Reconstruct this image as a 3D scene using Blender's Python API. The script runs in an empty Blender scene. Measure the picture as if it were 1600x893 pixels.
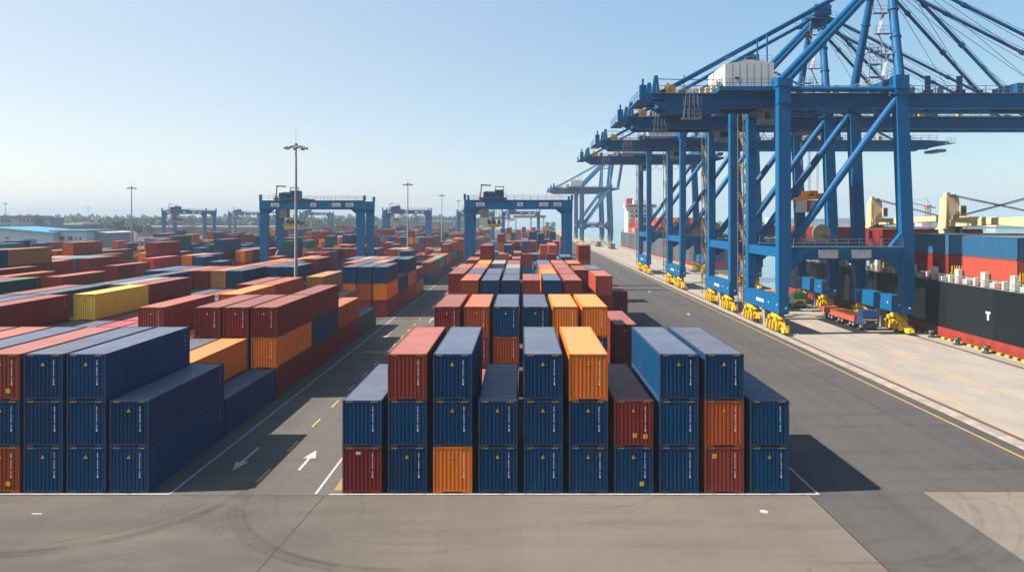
import bpy, math, random
from mathutils import Vector, Matrix
random.seed(7)
R = math.radians
scene = bpy.context.scene
COL = scene.collection
F, CX, HY, CAMZ = 1200.0, 815.0, 340.0, 17.2      # camera calibration (pixels of the 1600 px photograph)

# ------------------------------------------------------------------ helpers
def tag(o, label=None, cat=None, group=None, kind=None):
    if label: o['label'] = label
    if cat: o['category'] = cat
    if group: o['group'] = group
    if kind: o['kind'] = kind
    return o

def empty(name, loc, label=None, cat=None, group=None, rz=0):
    o = bpy.data.objects.new(name, None)
    o.empty_display_size = 0.5
    o.location = loc; o.rotation_euler = (0, 0, rz)
    COL.objects.link(o)
    return tag(o, label, cat, group)

class MB:
    """collects shapes into one mesh"""
    def __init__(s): s.v = []; s.f = []; s.sm = []; s.mi = []; s.cur = 0; s.cols = None
    def face(s, pts, smooth=False):
        n = len(s.v); s.v.extend([tuple(p) for p in pts]); s.f.append(tuple(range(n, n + len(pts)))); s.sm.append(smooth); s.mi.append(s.cur)
    def hexa(s, p):
        n = len(s.v); s.v.extend([tuple(q) for q in p])
        for q in ((0,3,2,1),(4,5,6,7),(0,1,5,4),(1,2,6,5),(2,3,7,6),(3,0,4,7)):
            s.f.append(tuple(n + i for i in q)); s.sm.append(False); s.mi.append(s.cur)
    def box(s, x0, x1, y0, y1, z0, z1):
        s.hexa([(x0,y0,z0),(x1,y0,z0),(x1,y1,z0),(x0,y1,z0),(x0,y0,z1),(x1,y0,z1),(x1,y1,z1),(x0,y1,z1)])
    def taper(s, b, t):
        """b, t = (x0,x1,y0,y1,z) bottom and top rectangles"""
        s.hexa([(b[0],b[2],b[4]),(b[1],b[2],b[4]),(b[1],b[3],b[4]),(b[0],b[3],b[4]),
                (t[0],t[2],t[4]),(t[1],t[2],t[4]),(t[1],t[3],t[4]),(t[0],t[3],t[4])])
    def beam(s, p, q, w, h):
        p, q = Vector(p), Vector(q); d = (q - p).normalized()
        up = Vector((0,0,1)) if abs(d.z) < 0.95 else Vector((0,1,0))
        a = d.cross(up).normalized() * (w/2); b = a.cross(d).normalized() * (h/2)
        s.hexa([p-a-b, p+a-b, q+a-b, q-a-b, p-a+b, p+a+b, q+a+b, q-a+b])
    def tube(s, p, q, r, n=10, r2=None, caps=True):
        p, q = Vector(p), Vector(q); d = (q - p).normalized(); r2 = r if r2 is None else r2
        up = Vector((0,0,1)) if abs(d.z) < 0.95 else Vector((0,1,0))
        a = d.cross(up).normalized(); b = a.cross(d).normalized()
        ring = [a*math.cos(2*math.pi*i/n) + b*math.sin(2*math.pi*i/n) for i in range(n)]
        k = len(s.v)
        s.v.extend([tuple(p + e*r) for e in ring] + [tuple(q + e*r2) for e in ring])
        for i in range(n):
            j = (i+1) % n
            s.f.append((k+j, k+i, k+n+i, k+n+j)); s.sm.append(True); s.mi.append(s.cur)
        if caps:
            s.face([p + e*r for e in ring]); s.face([q + e*r2 for e in reversed(ring)])
    def rail(s, p, q, h=1.1, step=2.0, t=0.05, bars=2):
        p, q = Vector(p), Vector(q); L = (q-p).length; n = max(1, int(L/step)); u = Vector((0,0,h))
        for i in range(n+1):
            a = p + (q-p)*(i/n); s.beam(a, a+u, t, t)
        for b in range(bars):
            w = Vector((0,0,h*(b+1)/bars)); s.beam(p+w, q+w, t, t)
    def mesh(s, name, mats):
        me = bpy.data.meshes.new(name); me.from_pydata(s.v, [], s.f)
        for m in (mats if isinstance(mats, (list, tuple)) else [mats]): me.materials.append(m)
        me.polygons.foreach_set('use_smooth', s.sm); me.polygons.foreach_set('material_index', s.mi)
        me.update(); return me
    def build(s, name, mats, parent=None, loc=None):
        return link(name, s.mesh(name, mats), parent, loc)

def link(name, me, parent=None, loc=None, color=None):
    o = bpy.data.objects.new(name, me); COL.objects.link(o)
    if parent is not None: o.parent = parent
    if loc is not None: o.location = loc
    if color is not None: o.color = (*color, 1)
    return o

def copy_tree(o, parent=None):
    c = o.copy(); COL.objects.link(c)
    if parent is not None: c.parent = parent
    for ch in list(o.children): copy_tree(ch, c)
    return c

# ------------------------------------------------------------------ materials
class NT:
    def __init__(s, name):
        s.mat = bpy.data.materials.new(name); s.mat.use_nodes = True; s.t = s.mat.node_tree
        s.p = s.t.nodes['Principled BSDF']
    def n(s, kind, **kw):
        o = s.t.nodes.new(kind)
        for k, v in kw.items(): setattr(o, k, v)
        return o
    def ln(s, a, b): s.t.links.new(a, b)
    def sock(s, node_in, v):
        if hasattr(v, 'links') or isinstance(v, bpy.types.NodeSocket): s.ln(v, node_in)
        else: node_in.default_value = v
    def math(s, op, a, b=0.0, c=None):
        o = s.n('ShaderNodeMath', operation=op); s.sock(o.inputs[0], a); s.sock(o.inputs[1], b)
        if c is not None: s.sock(o.inputs[2], c)
        return o.outputs[0]
    def mix(s, f, a, b, mode='MIX'):
        o = s.n('ShaderNodeMix', data_type='RGBA', blend_type=mode); s.sock(o.inputs[0], f)
        for i, v in ((6, a), (7, b)):
            s.sock(o.inputs[i], v if not isinstance(v, tuple) else (*v[:3], 1))
        return o.outputs[2]
    def ramp(s, f, lo, hi, a=0.0, b=1.0):
        o = s.n('ShaderNodeMapRange'); o.interpolation_type = 'SMOOTHSTEP'
        s.sock(o.inputs[0], f); o.inputs[1].default_value = lo; o.inputs[2].default_value = hi
        o.inputs[3].default_value = a; o.inputs[4].default_value = b
        return o.outputs[0]
    def coords(s, scale=(1,1,1), which='Object', off=None):
        tc = s.n('ShaderNodeTexCoord'); mp = s.n('ShaderNodeMapping'); s.ln(tc.outputs[which], mp.inputs[0])
        mp.inputs['Scale'].default_value = scale
        if off is not None: s.ln(off, mp.inputs['Location'])
        return mp.outputs[0]
    def wpos(s, scale=(1,1,1)):
        g = s.n('ShaderNodeNewGeometry'); mp = s.n('ShaderNodeMapping'); s.ln(g.outputs['Position'], mp.inputs[0])
        mp.inputs['Scale'].default_value = scale; return mp.outputs[0]
    def noise(s, vec, scale=1.0, detail=3.0, rough=0.5):
        o = s.n('ShaderNodeTexNoise'); s.ln(vec, o.inputs['Vector'])
        o.inputs['Scale'].default_value = scale; o.inputs['Detail'].default_value = detail; o.inputs['Roughness'].default_value = rough
        return o.outputs['Fac']
    def bump(s, h, strength=0.3, dist=0.02):
        b = s.n('ShaderNodeBump'); b.inputs['Strength'].default_value = strength; b.inputs['Distance'].default_value = dist
        s.ln(h, b.inputs['Height']); s.ln(b.outputs[0], s.p.inputs['Normal'])
    def fin(s, col, rough=0.6, metal=0.0, spec=0.5):
        g = .8                                                                    # overall reflectance of the site
        if isinstance(col, tuple): s.p.inputs['Base Color'].default_value = (*[x*g for x in col[:3]], 1)
        else:
            v = s.n('ShaderNodeVectorMath', operation='SCALE'); s.ln(col, v.inputs[0]); v.inputs['Scale'].default_value = g; s.ln(v.outputs[0], s.p.inputs['Base Color'])
        s.sock(s.p.inputs['Roughness'], rough); s.p.inputs['Metallic'].default_value = metal
        s.p.inputs['Specular IOR Level'].default_value = spec
        return s.mat

def container_paint(name, role):
    t = NT(name); oi = t.n('ShaderNodeObjectInfo')
    if role.startswith('far'):
        at = t.n('ShaderNodeAttribute', attribute_name='Col'); base = at.outputs['Color']; off = None
        vec = t.wpos((1,1,1)); vst = t.wpos((5,5,.5))
    else:
        base = oi.outputs['Color']
        cv = t.n('ShaderNodeCombineXYZ'); r = t.math('MULTIPLY', oi.outputs['Random'], 90.0)
        for i in range(3): t.ln(r, cv.inputs[i])
        vec = t.coords((1,1,1), off=cv.outputs[0]); vst = t.coords((5,5,.5), off=cv.outputs[0])
    hsv = t.n('ShaderNodeHueSaturation'); t.ln(base, hsv.inputs['Color'])
    if role.startswith('far'): pass
    else:
        t.ln(t.math('MULTIPLY_ADD', oi.outputs['Random'], .34, .83), hsv.inputs['Value'])
    c = hsv.outputs[0]
    big = t.noise(vec, .45, 3, .6); streak = t.noise(vst, 1.0, 4, .65); fine = t.noise(vec, 7, 4, .7)
    if role in ('roof', 'farroof'):
        c = t.mix(.20, c, (.36,.31,.27))                                   # sun-bleached and dusty
        c = t.mix(t.ramp(big, .35, .75, 0, .16), c, (.30,.27,.26))
        c = t.mix(t.ramp(fine, .58, .80, 0, .45), c, (.14,.095,.075))
        c = t.mix(t.ramp(t.noise(vec, 1.1, 5, .7), .54, .72, 0, .30), c, t.mix(.5, c, (.06,.05,.05)))
        rough = .55
    elif role == 'frame':
        c = t.mix(.30, c, (.07,.055,.045))
        c = t.mix(t.ramp(fine, .52, .72, 0, .75), c, (.085,.045,.03))
        rough = .65
    else:
        c = t.mix(t.ramp(big, .4, .8, 0, .06), c, (.16,.14,.13))
        c = t.mix(t.ramp(streak, .56, .78, 0, .6), c, (.022,.016,.014))
        c = t.mix(t.ramp(fine, .63, .77, 0, .6), c, (.085,.038,.022))
        c = t.mix(t.ramp(t.noise(vec, 1.3, 5, .7), .5, .8, 0, .45), c, t.mix(.5, c, (.012,.012,.014)))
        rough = .5
    t.fin(c, rough, 0, .30 if role in ('roof','farroof') else .09)
    return t.mat

def metal_paint(name, col, var=.18, rough=.45, dirt=(.09,.07,.06), dirtamt=.4, scale=.5):
    t = NT(name); vec = t.wpos(); vst = t.wpos((1.6,1.6,.14))
    c = t.mix(t.ramp(t.noise(vec, scale, 3), .35, .75, 0, var*2), col, tuple(x*.72 for x in col))
    c = t.mix(t.ramp(t.noise(vst, 1.0, 5, .7), .56, .78, 0, dirtamt), c, dirt)
    return t.fin(c, rough, 0, .12)

def flat(name, col, rough=.6, metal=0.0, spec=.4, var=.12, scale=1.5):
    t = NT(name)
    c = t.mix(t.ramp(t.noise(t.wpos(), scale, 3), .3, .75, 0, 1), col, tuple(max(0, x*(1-2*var)) for x in col))
    return t.fin(c, rough, metal, spec)

M = {}
M['paint'] = container_paint('container_paint', 'wall')
M['roof'] = container_paint('container_roof_paint', 'roof')
M['frame'] = container_paint('container_frame_paint', 'frame')
M['farpaint'] = container_paint('far_container_paint', 'far')
M['farroof'] = container_paint('far_container_roof_paint', 'farroof')
M['blue'] = metal_paint('crane_blue_paint', (.0005,.082,.222), .15, .5, (.02,.03,.045), .35)
M['rtgblue'] = metal_paint('yard_crane_blue_paint', (.0005,.108,.262), .15, .5, (.02,.03,.045), .35)
M['white'] = flat('white_panel', (.55,.56,.57))
M['sheet'] = metal_paint('white_sheet_cladding', (.52,.52,.51), .08, .5, (.35,.33,.3), .25)
M['yellow'] = metal_paint('yellow_machinery_paint', (.66,.40,.015), .4, .5, (.06,.04,.015), .75, 1.6)
M['orange'] = metal_paint('orange_spreader_paint', (.95,.30,.01), .1, .45)
M['stair'] = metal_paint('weathered_galvanised_steel', (.17,.15,.13), .3, .6, (.10,.06,.03), .6, 1.5)
M['grey'] = metal_paint('grey_steel', (.20,.21,.23), .2, .5)
M['dark'] = flat('dark_steel', (.045,.05,.06), .5)
M['pole'] = metal_paint('galvanised_steel', (.25,.265,.28), .1, .42, (.2,.2,.2), .2)
M['black'] = flat('black_rubber', (.014,.014,.015), .8)
M['glass'] = flat('dark_glass', (.02,.035,.05), .08, 0, .6, .05)
M['sticker'] = flat('yellow_sticker', (.85,.50,.02), .5)
M['ink'] = flat('black_ink', (.01,.01,.01), .6)
M['mark'] = flat('white_lettering', (.85,.88,.92), .6)
M['rust'] = metal_paint('rust_red_paint', (.36,.075,.035), .3, .55, (.07,.04,.03), .5, 1.2)
M['navy'] = metal_paint('navy_cab_paint', (.012,.04,.16), .2, .3)
M['cream'] = metal_paint('cream_ship_crane_paint', (.54,.42,.24), .2, .5, (.25,.15,.08), .4)
M['rail'] = flat('rail_steel', (.10,.055,.035), .5)

# --- pavement materials
def tyre(t):
    """darkening factor of swept tyre tracks on the ground, real rubber marks at fixed places"""
    g = t.n('ShaderNodeNewGeometry'); sp = t.n('ShaderNodeSeparateXYZ'); t.ln(g.outputs['Position'], sp.inputs[0])
    x, y = sp.outputs[0], sp.outputs[1]; tot = None
    for cx, cy, side, r0, r1 in ((-6.0, 48.6, -1, 7.2, 13.6), (17.0, 48.6, 1, 7.5, 13.5), (-27.5, 49.5, 1, 8.0, 13.5)):
        dx = t.math('SUBTRACT', x, cx); dy = t.math('SUBTRACT', y, cy)
        d = t.math('SQRT', t.math('ADD', t.math('MULTIPLY', dx, dx), t.math('MULTIPLY', dy, dy)))
        cv = t.n('ShaderNodeCombineXYZ'); t.ln(t.math('MULTIPLY', d, 1.9), cv.inputs[0])
        t.ln(t.math('MULTIPLY', x, .035), cv.inputs[1]); cv.inputs[2].default_value = cx
        s = t.ramp(t.noise(cv.outputs[0], 1.0, 4, .6), .46, .72)
        m = t.math('MULTIPLY', t.ramp(d, r0, r0+.8), t.ramp(d, r1-2.5, r1, 1, 0))
        m = t.math('MULTIPLY', m, t.ramp(dy, -1.5, 1.0, 1, 0))
        m = t.math('MULTIPLY', m, t.ramp(dx, -6, 2.5, 0, 1) if side > 0 else t.ramp(dx, -2.5, 6, 1, 0))
        s = t.math('MULTIPLY', s, m)
        tot = s if tot is None else t.math('MAXIMUM', tot, s)
    patch = t.ramp(t.noise(t.wpos((.5,.5,1)), 1.0, 3, .6), .25, .6)
    return t.math('MULTIPLY', tot, patch)

def pavement(name, col, dark, light, marks=.45, along=.5, stains=.5):
    t = NT(name)
    big = t.noise(t.wpos((.06,.06,1)), 1.0, 4, .6); mid = t.noise(t.wpos((.45,.45,1)), 1.0, 4, .65); fine = t.noise(t.wpos((9,9,1)), 1.0, 4, .75)
    lane = t.noise(t.wpos((.55,.012,1)), 1.0, 4, .6)
    c = t.mix(t.ramp(big, .3, .7), col, light)
    c = t.mix(t.ramp(lane, .45, .75, 0, along), c, dark)
    c = t.mix(t.ramp(lane, .50, .28, 0, along*.5), c, tuple(x*1.25 for x in light))
    c = t.mix(t.ramp(mid, .5, .85, 0, .35), c, dark)
    c = t.mix(t.ramp(fine, .35, .75, 0, .28), c, tuple(x*1.5 for x in light))
    sw = t.noise(t.wpos((.07,.5,1)), 1.0, 5, .65)
    c = t.mix(t.ramp(sw, .46, .72, 0, .45), c, dark)
    g0 = t.n('ShaderNodeNewGeometry'); s0 = t.n('ShaderNodeSeparateXYZ'); t.ln(g0.outputs['Position'], s0.inputs[0])
    cell = t.n('ShaderNodeCombineXYZ'); t.ln(t.math('FLOOR', t.math('DIVIDE', s0.outputs[0], 4.6)), cell.inputs[0]); t.ln(t.math('FLOOR', t.math('DIVIDE', s0.outputs[1], 17.0)), cell.inputs[1])
    wn = t.n('ShaderNodeTexWhiteNoise'); t.ln(cell.outputs[0], wn.inputs['Vector'])
    c = t.mix(t.math('MULTIPLY', t.ramp(wn.outputs['Value'], .45, 1.0), .14), c, dark)
    wv = t.n('ShaderNodeVectorMath', operation='ADD'); nz = t.n('ShaderNodeTexNoise'); nz.inputs['Scale'].default_value = .35; nz.inputs['Detail'].default_value = 5
    t.ln(g0.outputs['Position'], nz.inputs['Vector']); sc = t.n('ShaderNodeVectorMath', operation='SCALE'); sc.inputs['Scale'].default_value = 3.5; t.ln(nz.outputs['Color'], sc.inputs[0])
    t.ln(g0.outputs['Position'], wv.inputs[0]); t.ln(sc.outputs[0], wv.inputs[1])
    vo = t.n('ShaderNodeTexVoronoi', feature='DISTANCE_TO_EDGE'); vo.inputs['Scale'].default_value = .11; t.ln(wv.outputs[0], vo.inputs['Vector'])
    crk = t.math('MULTIPLY', t.ramp(vo.outputs['Distance'], .001, .007, 1, 0), t.ramp(big, .45, .6))
    c = t.mix(t.math('MULTIPLY', crk, .38), c, (.02,.019,.018))
    c = t.mix(t.ramp(t.noise(t.wpos((.8,1.0,1)), 1.0, 3, .5), .70, .76, 0, stains*.6), c, (.026,.023,.021))
    c = t.mix(t.ramp(t.noise(t.wpos((.22,.3,1)), 1.0, 2, .4), .735, .77, 0, stains), c, (.014,.013,.012))
    if name == 'worn_asphalt':            # traffic film where trucks swing out of the lane
        tf = t.math('MULTIPLY', t.ramp(s0.outputs[0], 3.0, -17.0), t.ramp(t.noise(t.wpos((.12,.2,1)), 1.0, 5, .6), .25, .7, .35, 1))
        c = t.mix(t.math('MULTIPLY', tf, .85), c, (.062,.058,.055))
    if marks: c = t.mix(t.math('MULTIPLY', tyre(t), marks), c, (.020,.019,.019))
    t.bump(fine, .25, .01)
    return t.fin(c, t.ramp(mid, .3, .8, .8, .95), 0, .12)
M['asphalt'] = pavement('asphalt', (.058,.057,.058), (.041,.042,.044), (.070,.068,.067), .5, .7)
M['apron'] = pavement('worn_asphalt', (.110,.095,.083), (.076,.068,.061), (.130,.114,.100), .5, .2, .7)
M['concpatch'] = pavement('grey_concrete', (.135,.122,.105), (.10,.092,.082), (.155,.14,.12), .5, .3)

def quay_mat():
    t = NT('quay_concrete')
    lane = t.noise(t.wpos((.75,.02,1)), 1.0, 4, .55); lane2 = t.noise(t.wpos((.35,.012,1)), 1.0, 3, .5)
    mid = t.noise(t.wpos((.25,.10,1)), 1.0, 5, .65); fine = t.noise(t.wpos((6,6,1)), 1.0, 4, .7)
    c = t.mix(t.ramp(mid, .3, .72), (.27,.25,.22), (.20,.19,.178))
    c = t.mix(t.ramp(lane, .54, .66, 0, .75), c, (.34,.235,.11))
    c = t.mix(t.ramp(lane2, .52, .72, 0, .5), c, (.15,.147,.143))
    c = t.mix(t.ramp(fine, .4, .75, 0, .25), c, (.31,.29,.26))
    g = t.n('ShaderNodeNewGeometry'); sp = t.n('ShaderNodeSeparateXYZ'); t.ln(g.outputs['Position'], sp.inputs[0])
    jy = t.math('FRACT', t.math('DIVIDE', sp.outputs[1], 6.0)); jx = t.math('FRACT', t.math('DIVIDE', sp.outputs[0], 5.5))
    j = t.math('MAXIMUM', t.math('LESS_THAN', jy, .012), t.math('LESS_THAN', jx, .012))
    c = t.mix(t.math('MULTIPLY', j, .5), c, (.12,.11,.1))
    return t.fin(c, .85, 0, .3)
M['quay'] = quay_mat()
M['kerbconc'] = flat('pale_concrete', (.30,.27,.23), .85, 0, .3, .18, .8)
def worn_line(name, col, wear):
    t = NT(name); w = t.noise(t.wpos((2.2,2.2,1)), 1.0, 5, .75)
    c = t.mix(t.ramp(w, .48, .68, 0, wear), col, (.06,.056,.052)); return t.fin(c, .7, 0, .3)
M['line'] = worn_line('white_road_paint', (.36,.36,.36), .6)
M['yline'] = worn_line('yellow_road_paint', (.44,.29,.08), .5)
def water_mat():
    t = NT('sea_water'); n = t.noise(t.wpos((.35,.16,1)), 1.0, 5, .6)
    t.bump(n, .35, .35)
    t.p.inputs['IOR'].default_value = 1.33
    return t.fin(t.mix(t.noise(t.wpos((.01,.01,1)), 1.0, 2), (.07,.165,.18), (.10,.20,.21)), .14, 0, .5)
M['water'] = water_mat()
M['land'] = flat('scrub_land', (.10,.115,.06), .95, 0, .2, .25, .02)
M['leaf'] = flat('foliage', (.062,.095,.038), .85, 0, .15, .2, .25)
M['bark'] = flat('bark', (.10,.075,.05), .9)

# ------------------------------------------------------------------ camera, sun, sky, air
cam = bpy.data.cameras.new('camera'); cam.sensor_width = 36; cam.lens = 36*F/1600
cam.shift_x = (800-CX)/1600; cam.shift_y = (HY-446.5)/1600
cam.clip_start = .5; cam.clip_end = 30000
co = bpy.data.objects.new('camera', cam); co.location = (0,0,CAMZ); co.rotation_euler = (R(90),0,0)
COL.objects.link(co); scene.camera = co

tosun = Vector((-1.04,-.10,1.0)).normalized()
sl = bpy.data.lights.new('sun', 'SUN'); sl.energy = 5.0; sl.angle = R(.53); sl.color = (1,.895,.76)
so = bpy.data.objects.new('sun', sl); so.rotation_euler = (-tosun).to_track_quat('-Z','Y').to_euler(); so.location = (-60,-20,90); COL.objects.link(so)
w = bpy.data.worlds.new('World'); scene.world = w; w.use_nodes = True
wt = w.node_tree; sky = wt.nodes.new('ShaderNodeTexSky'); sky.sky_type = 'NISHITA'; sky.sun_disc = False
sky.sun_elevation = math.asin(tosun.z); sky.sun_rotation = math.atan2(tosun.x, tosun.y) % (2*math.pi)
sky.air_density = .7; sky.dust_density = 1.0; sky.ozone_density = 5; sky.altitude = 0
vm = wt.nodes.new('ShaderNodeVectorMath'); vm.operation = 'MULTIPLY_ADD'        # thin white high-altitude veil over the clear sky
vm.inputs[1].default_value = (1.25,.86,.34)
tcw = wt.nodes.new('ShaderNodeTexCoord'); sxw = wt.nodes.new('ShaderNodeSeparateXYZ'); wt.links.new(tcw.outputs['Generated'], sxw.inputs[0])
mrw = wt.nodes.new('ShaderNodeMapRange'); mrw.inputs[1].default_value = -.55; mrw.inputs[2].default_value = .5; mrw.interpolation_type = 'SMOOTHSTEP'
wt.links.new(sxw.outputs[0], mrw.inputs[0]); mxw = wt.nodes.new('ShaderNodeMix'); mxw.data_type = 'RGBA'
wt.links.new(mrw.outputs[0], mxw.inputs[0]); mxw.inputs[6].default_value = (1.70,2.25,3.95,1); mxw.inputs[7].default_value = (.42,1.50,3.45,1)   # thicker towards the sun
wt.links.new(mxw.outputs[2], vm.inputs[2])
wt.links.new(sky.outputs[0], vm.inputs[0]); wt.links.new(vm.outputs[0], wt.nodes['Background'].inputs[0]); wt.nodes['Background'].inputs[1].default_value = .0535
vs = scene.view_settings; vs.view_transform = 'Standard'; vs.look = 'None'; vs.exposure = 1.65; vs.gamma = 1; vs.use_curve_mapping = False
cy = scene.cycles; cy.use_denoising = True; cy.max_bounces = 5; cy.diffuse_bounces = 3; cy.glossy_bounces = 2; cy.volume_bounces = 1; cy.transmission_bounces = 2
cy.sample_clamp_indirect = 6; cy.use_adaptive_sampling = True; cy.adaptive_threshold = .015

HAZE = .00029
hz = MB(); hz.box(-6500,6500,-150,7000,-3.6,64)
hm = bpy.data.materials.new('haze_air'); hm.use_nodes = True; ht = hm.node_tree; ht.nodes.clear()
ho = ht.nodes.new('ShaderNodeOutputMaterial'); hv = ht.nodes.new('ShaderNodeVolumePrincipled')
hv.inputs['Color'].default_value = (.35,.465,.575,1); hv.inputs['Density'].default_value = HAZE; hv.inputs['Anisotropy'].default_value = .0
ht.links.new(hv.outputs[0], ho.inputs['Volume'])
tag(hz.build('haze', hm), 'pale blue haze in the air over the whole port', None, None, 'stuff')

# ------------------------------------------------------------------ the ground
def sheet(name, polys, mat, z, kind='structure', label=None):
    b = MB()
    for p in polys: b.face([(x, y, z) for x, y in p])
    o = b.build(name, mat); tag(o, label, None, None, kind); return o
def rect(x0, x1, y0, y1): return [(x0,y0),(x1,y0),(x1,y1),(x0,y1)]
sheet('ground', [rect(-5500,60.3,-100,1150)], M['asphalt'], 0)
sheet('land', [rect(-5500,-75,1150,6500)], M['land'], 0)
sheet('sea', [rect(-6200,6300,-120,6800)], M['water'], -2.6)
q = MB(); q.face([(60.3,-100,-3),(60.3,1150,-3),(60.3,1150,0),(60.3,-100,0)]); q.face([(-75,1150,-3),(60.3,1150,-3),(60.3,1150,0),(-75,1150,0)])
tag(q.build('quay_wall', M['kerbconc']), None, None, None, 'structure')
M['lane'] = pavement('lane_asphalt', (.084,.079,.074), (.060,.058,.055), (.096,.090,.084), .4, .55)
sheet('lane', [rect(-23.6,-11.0,47.55,900)], M['lane'], .0035)
sheet('apron', [rect(-120,17.9,-60,47.55)], M['apron'], .004)
sheet('concrete_patch', [rect(25.2,36.0,-60,48.2)], M['concpatch'], .004)
sheet('quay', [rect(38.25,60.3,-60,1150)], M['quay'], .004)
kb = MB(); kb.box(37.25,38.25,-60,1150,-.2,.12)
tag(kb.build('kerb', M['kerbconc']), None, None, None, 'structure')
rl = MB()
for xr in (38.7, 57.35):
    rl.box(xr-.30,xr-.12,-60,1100,.004,.012); rl.box(xr-.07,xr+.07,-60,1100,-.02,.05); rl.box(xr+.12,xr+.30,-60,1100,.004,.012)
tag(rl.build('crane_track', M['rail']), None, None, None, 'structure')

# painted lines
b = MB()
def strip(b, x0, x1, y0, y1, z=.009): b.face([(x0,y0,z),(x1,y0,z),(x1,y1,z),(x0,y1,z)])
strip(b,-12.0,18.55,47.76,47.92); strip(b,-70,-21.95,47.80,47.96)
strip(b,-22.0,-21.84,47.96,620); strip(b,18.40,18.55,47.92,53.5); strip(b,-12.92,-12.76,47.9,58)
strip(b,-12.55,-12.40,70,480)
def arrow(b, x, y0, y1):
    s = 1 if y1 > y0 else -1; m = y1 - s*1.9
    b.face([(x-.10,y0,.009),(x+.10,y0,.009),(x+.10,m,.009),(x-.10,m,.009)][::s]); b.face([(x-.45,m,.009),(x+.45,m,.009),(x,y1,.009)][::s])
arrow(b,-19.7,57.6,52.3); arrow(b,-15.2,52.4,56.9)
arrow(b,-19.7,116,110); arrow(b,-15.2,126,132)
for k in range(16): strip(b, -28.5+.0*k, -27.9, 44.6+.0*k, 44.75) if k == 0 else None
for (x,y) in ((14.2,45.0),):
    b.face([(x+.24*math.cos(a*.524),y+.28*math.sin(a*.524),.0095) for a in range(12)])
for yy in (136., 178., 240.): strip(b,29.6,30.0,yy,yy+2.2)
tag(b.build('white_road_markings', M['line']), None, None, None, 'structure')
b = MB()
strip(b,35.9,36.07,-60,900)
y = 50.0
while y < 420: strip(b,-17.32,-17.17,y+.0,y+2.6); y += 6.6
for k in range(4): strip(b,-11.85+.12*k,-11.79+.12*k,48.5,52.5)
tag(b.build('yellow_road_markings', M['yline']), None, None, None, 'structure')
b = MB(); z = .0075
b.face([(-12.25,47.5,z),(-12.19,47.5,z),(-13.3,30,z),(-13.36,30,z)]); b.face([(-60,47.55,z),(-12,47.55,z),(-12,47.63,z),(-60,47.63,z)]); b.face([(17.85,47.55,z),(17.95,47.55,z),(17.95,20,z),(17.85,20,z)])
tag(b.build('pavement_joints', flat('joint_sealant', (.045,.042,.04), .9, 0, .1)), None, None, None, 'structure')

# ------------------------------------------------------------------ shipping containers
W, L, H = 2.44, 12.19, 2.896
def corr(n, a0, a1, depth):
    """trapezoid corrugation: list of (position, inset)"""
    p = (a1-a0)/n; out = []
    for i in range(n):
        s = a0 + i*p; out += [(s, depth), (s+.20*p, depth), (s+.36*p, 0), (s+.80*p, 0), (s+.96*p, depth)]
    out.append((a1, depth)); return out
def body_mesh(L, ns, ne):
    b = MB(); z0, z1 = .15, H-.11; x1 = W/2-.012; y0, y1 = .012, L-.012
    pts = [(x, y0+d) for x, d in corr(ne, -1.12, 1.12, .055)] + [(x1-d, y) for y, d in corr(ns, .1, L-.1, .045)]
    pts += [(-x, y1-d) for x, d in corr(ne, -1.12, 1.12, .055)] + [(-x1+d, L-y) for y, d in corr(ns, .1, L-.1, .045)]
    n = len(pts)
    for x, y in pts: b.v.append((x,y,z0))
    for x, y in pts: b.v.append((x,y,z1))
    for i in range(n):
        j = (i+1) % n; b.f.append((i,j,n+j,n+i)); b.sm.append(False); b.mi.append(0)
    return b
def roof_mb(L, n):
    b = MB(); pr = []
    p = (L-.24)/n
    for i in range(n): s = .12+i*p; pr += [(s,0),(s+.3*p,.0),(s+.45*p,.02),(s+.85*p,.02)]
    pr.append((L-.12,0)); z = H-.035
    for (ya,za),(yb,zb) in zip(pr,pr[1:]): b.face([(-1.16,ya,z+za),(1.16,ya,z+za),(1.16,yb,z+zb),(-1.16,yb,z+zb)])
    return b
def frame_mb(L):
    b = MB(); x = W/2
    for sx in (-1,1):
        xa, xb = sorted((sx*x, sx*(x-.11)))
        for ya in (0, L-.13): b.box(xa,xb,ya,ya+.13,.118,H-.118)
        xa, xb = sorted((sx*(x-.004), sx*(x-.075)))
        b.box(xa,xb,.18,L-.18,.03,.165); b.box(xa,xb,.18,L-.18,H-.12,H-.012)
    for ya in (0, L-.09):
        b.box(-x+.165,x-.165,ya+.003,ya+.087,H-.135,H-.006)
        b.box(-x+.165,-.62,ya+.003,ya+.087,.02,.17); b.box(.62,x-.165,ya+.003,ya+.087,.02,.17); b.box(-.62,.62,ya+.003,ya+.087,.10,.17)
    b.box(-1.14,1.14,.13,L-.13,.10,.15)
    return b
def casting_mb():
    b = MB(); b.box(-.082,.082,-.089,.089,0,.118); return b
def tri_mb():
    b = MB(); y = -.004; cx, cz, s = -.02, 2.27, .155
    b.cur = 1; b.face([(cx-s,y,cz-s*.85),(cx+s,y,cz-s*.85),(cx,y,cz+s)])
    b.cur = 0; y = -.008; s2 = .118; b.face([(cx-s2,y,cz-s2*.80),(cx+s2,y,cz-s2*.80),(cx,y,cz+s2*.95)])
    b.cur = 1; y = -.012; b.face([(cx-.018,y,cz-.06),(cx+.018,y,cz-.06),(cx+.018,y,cz+.045),(cx-.018,y,cz+.045)]); return b
rs = random.Random(3)
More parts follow.
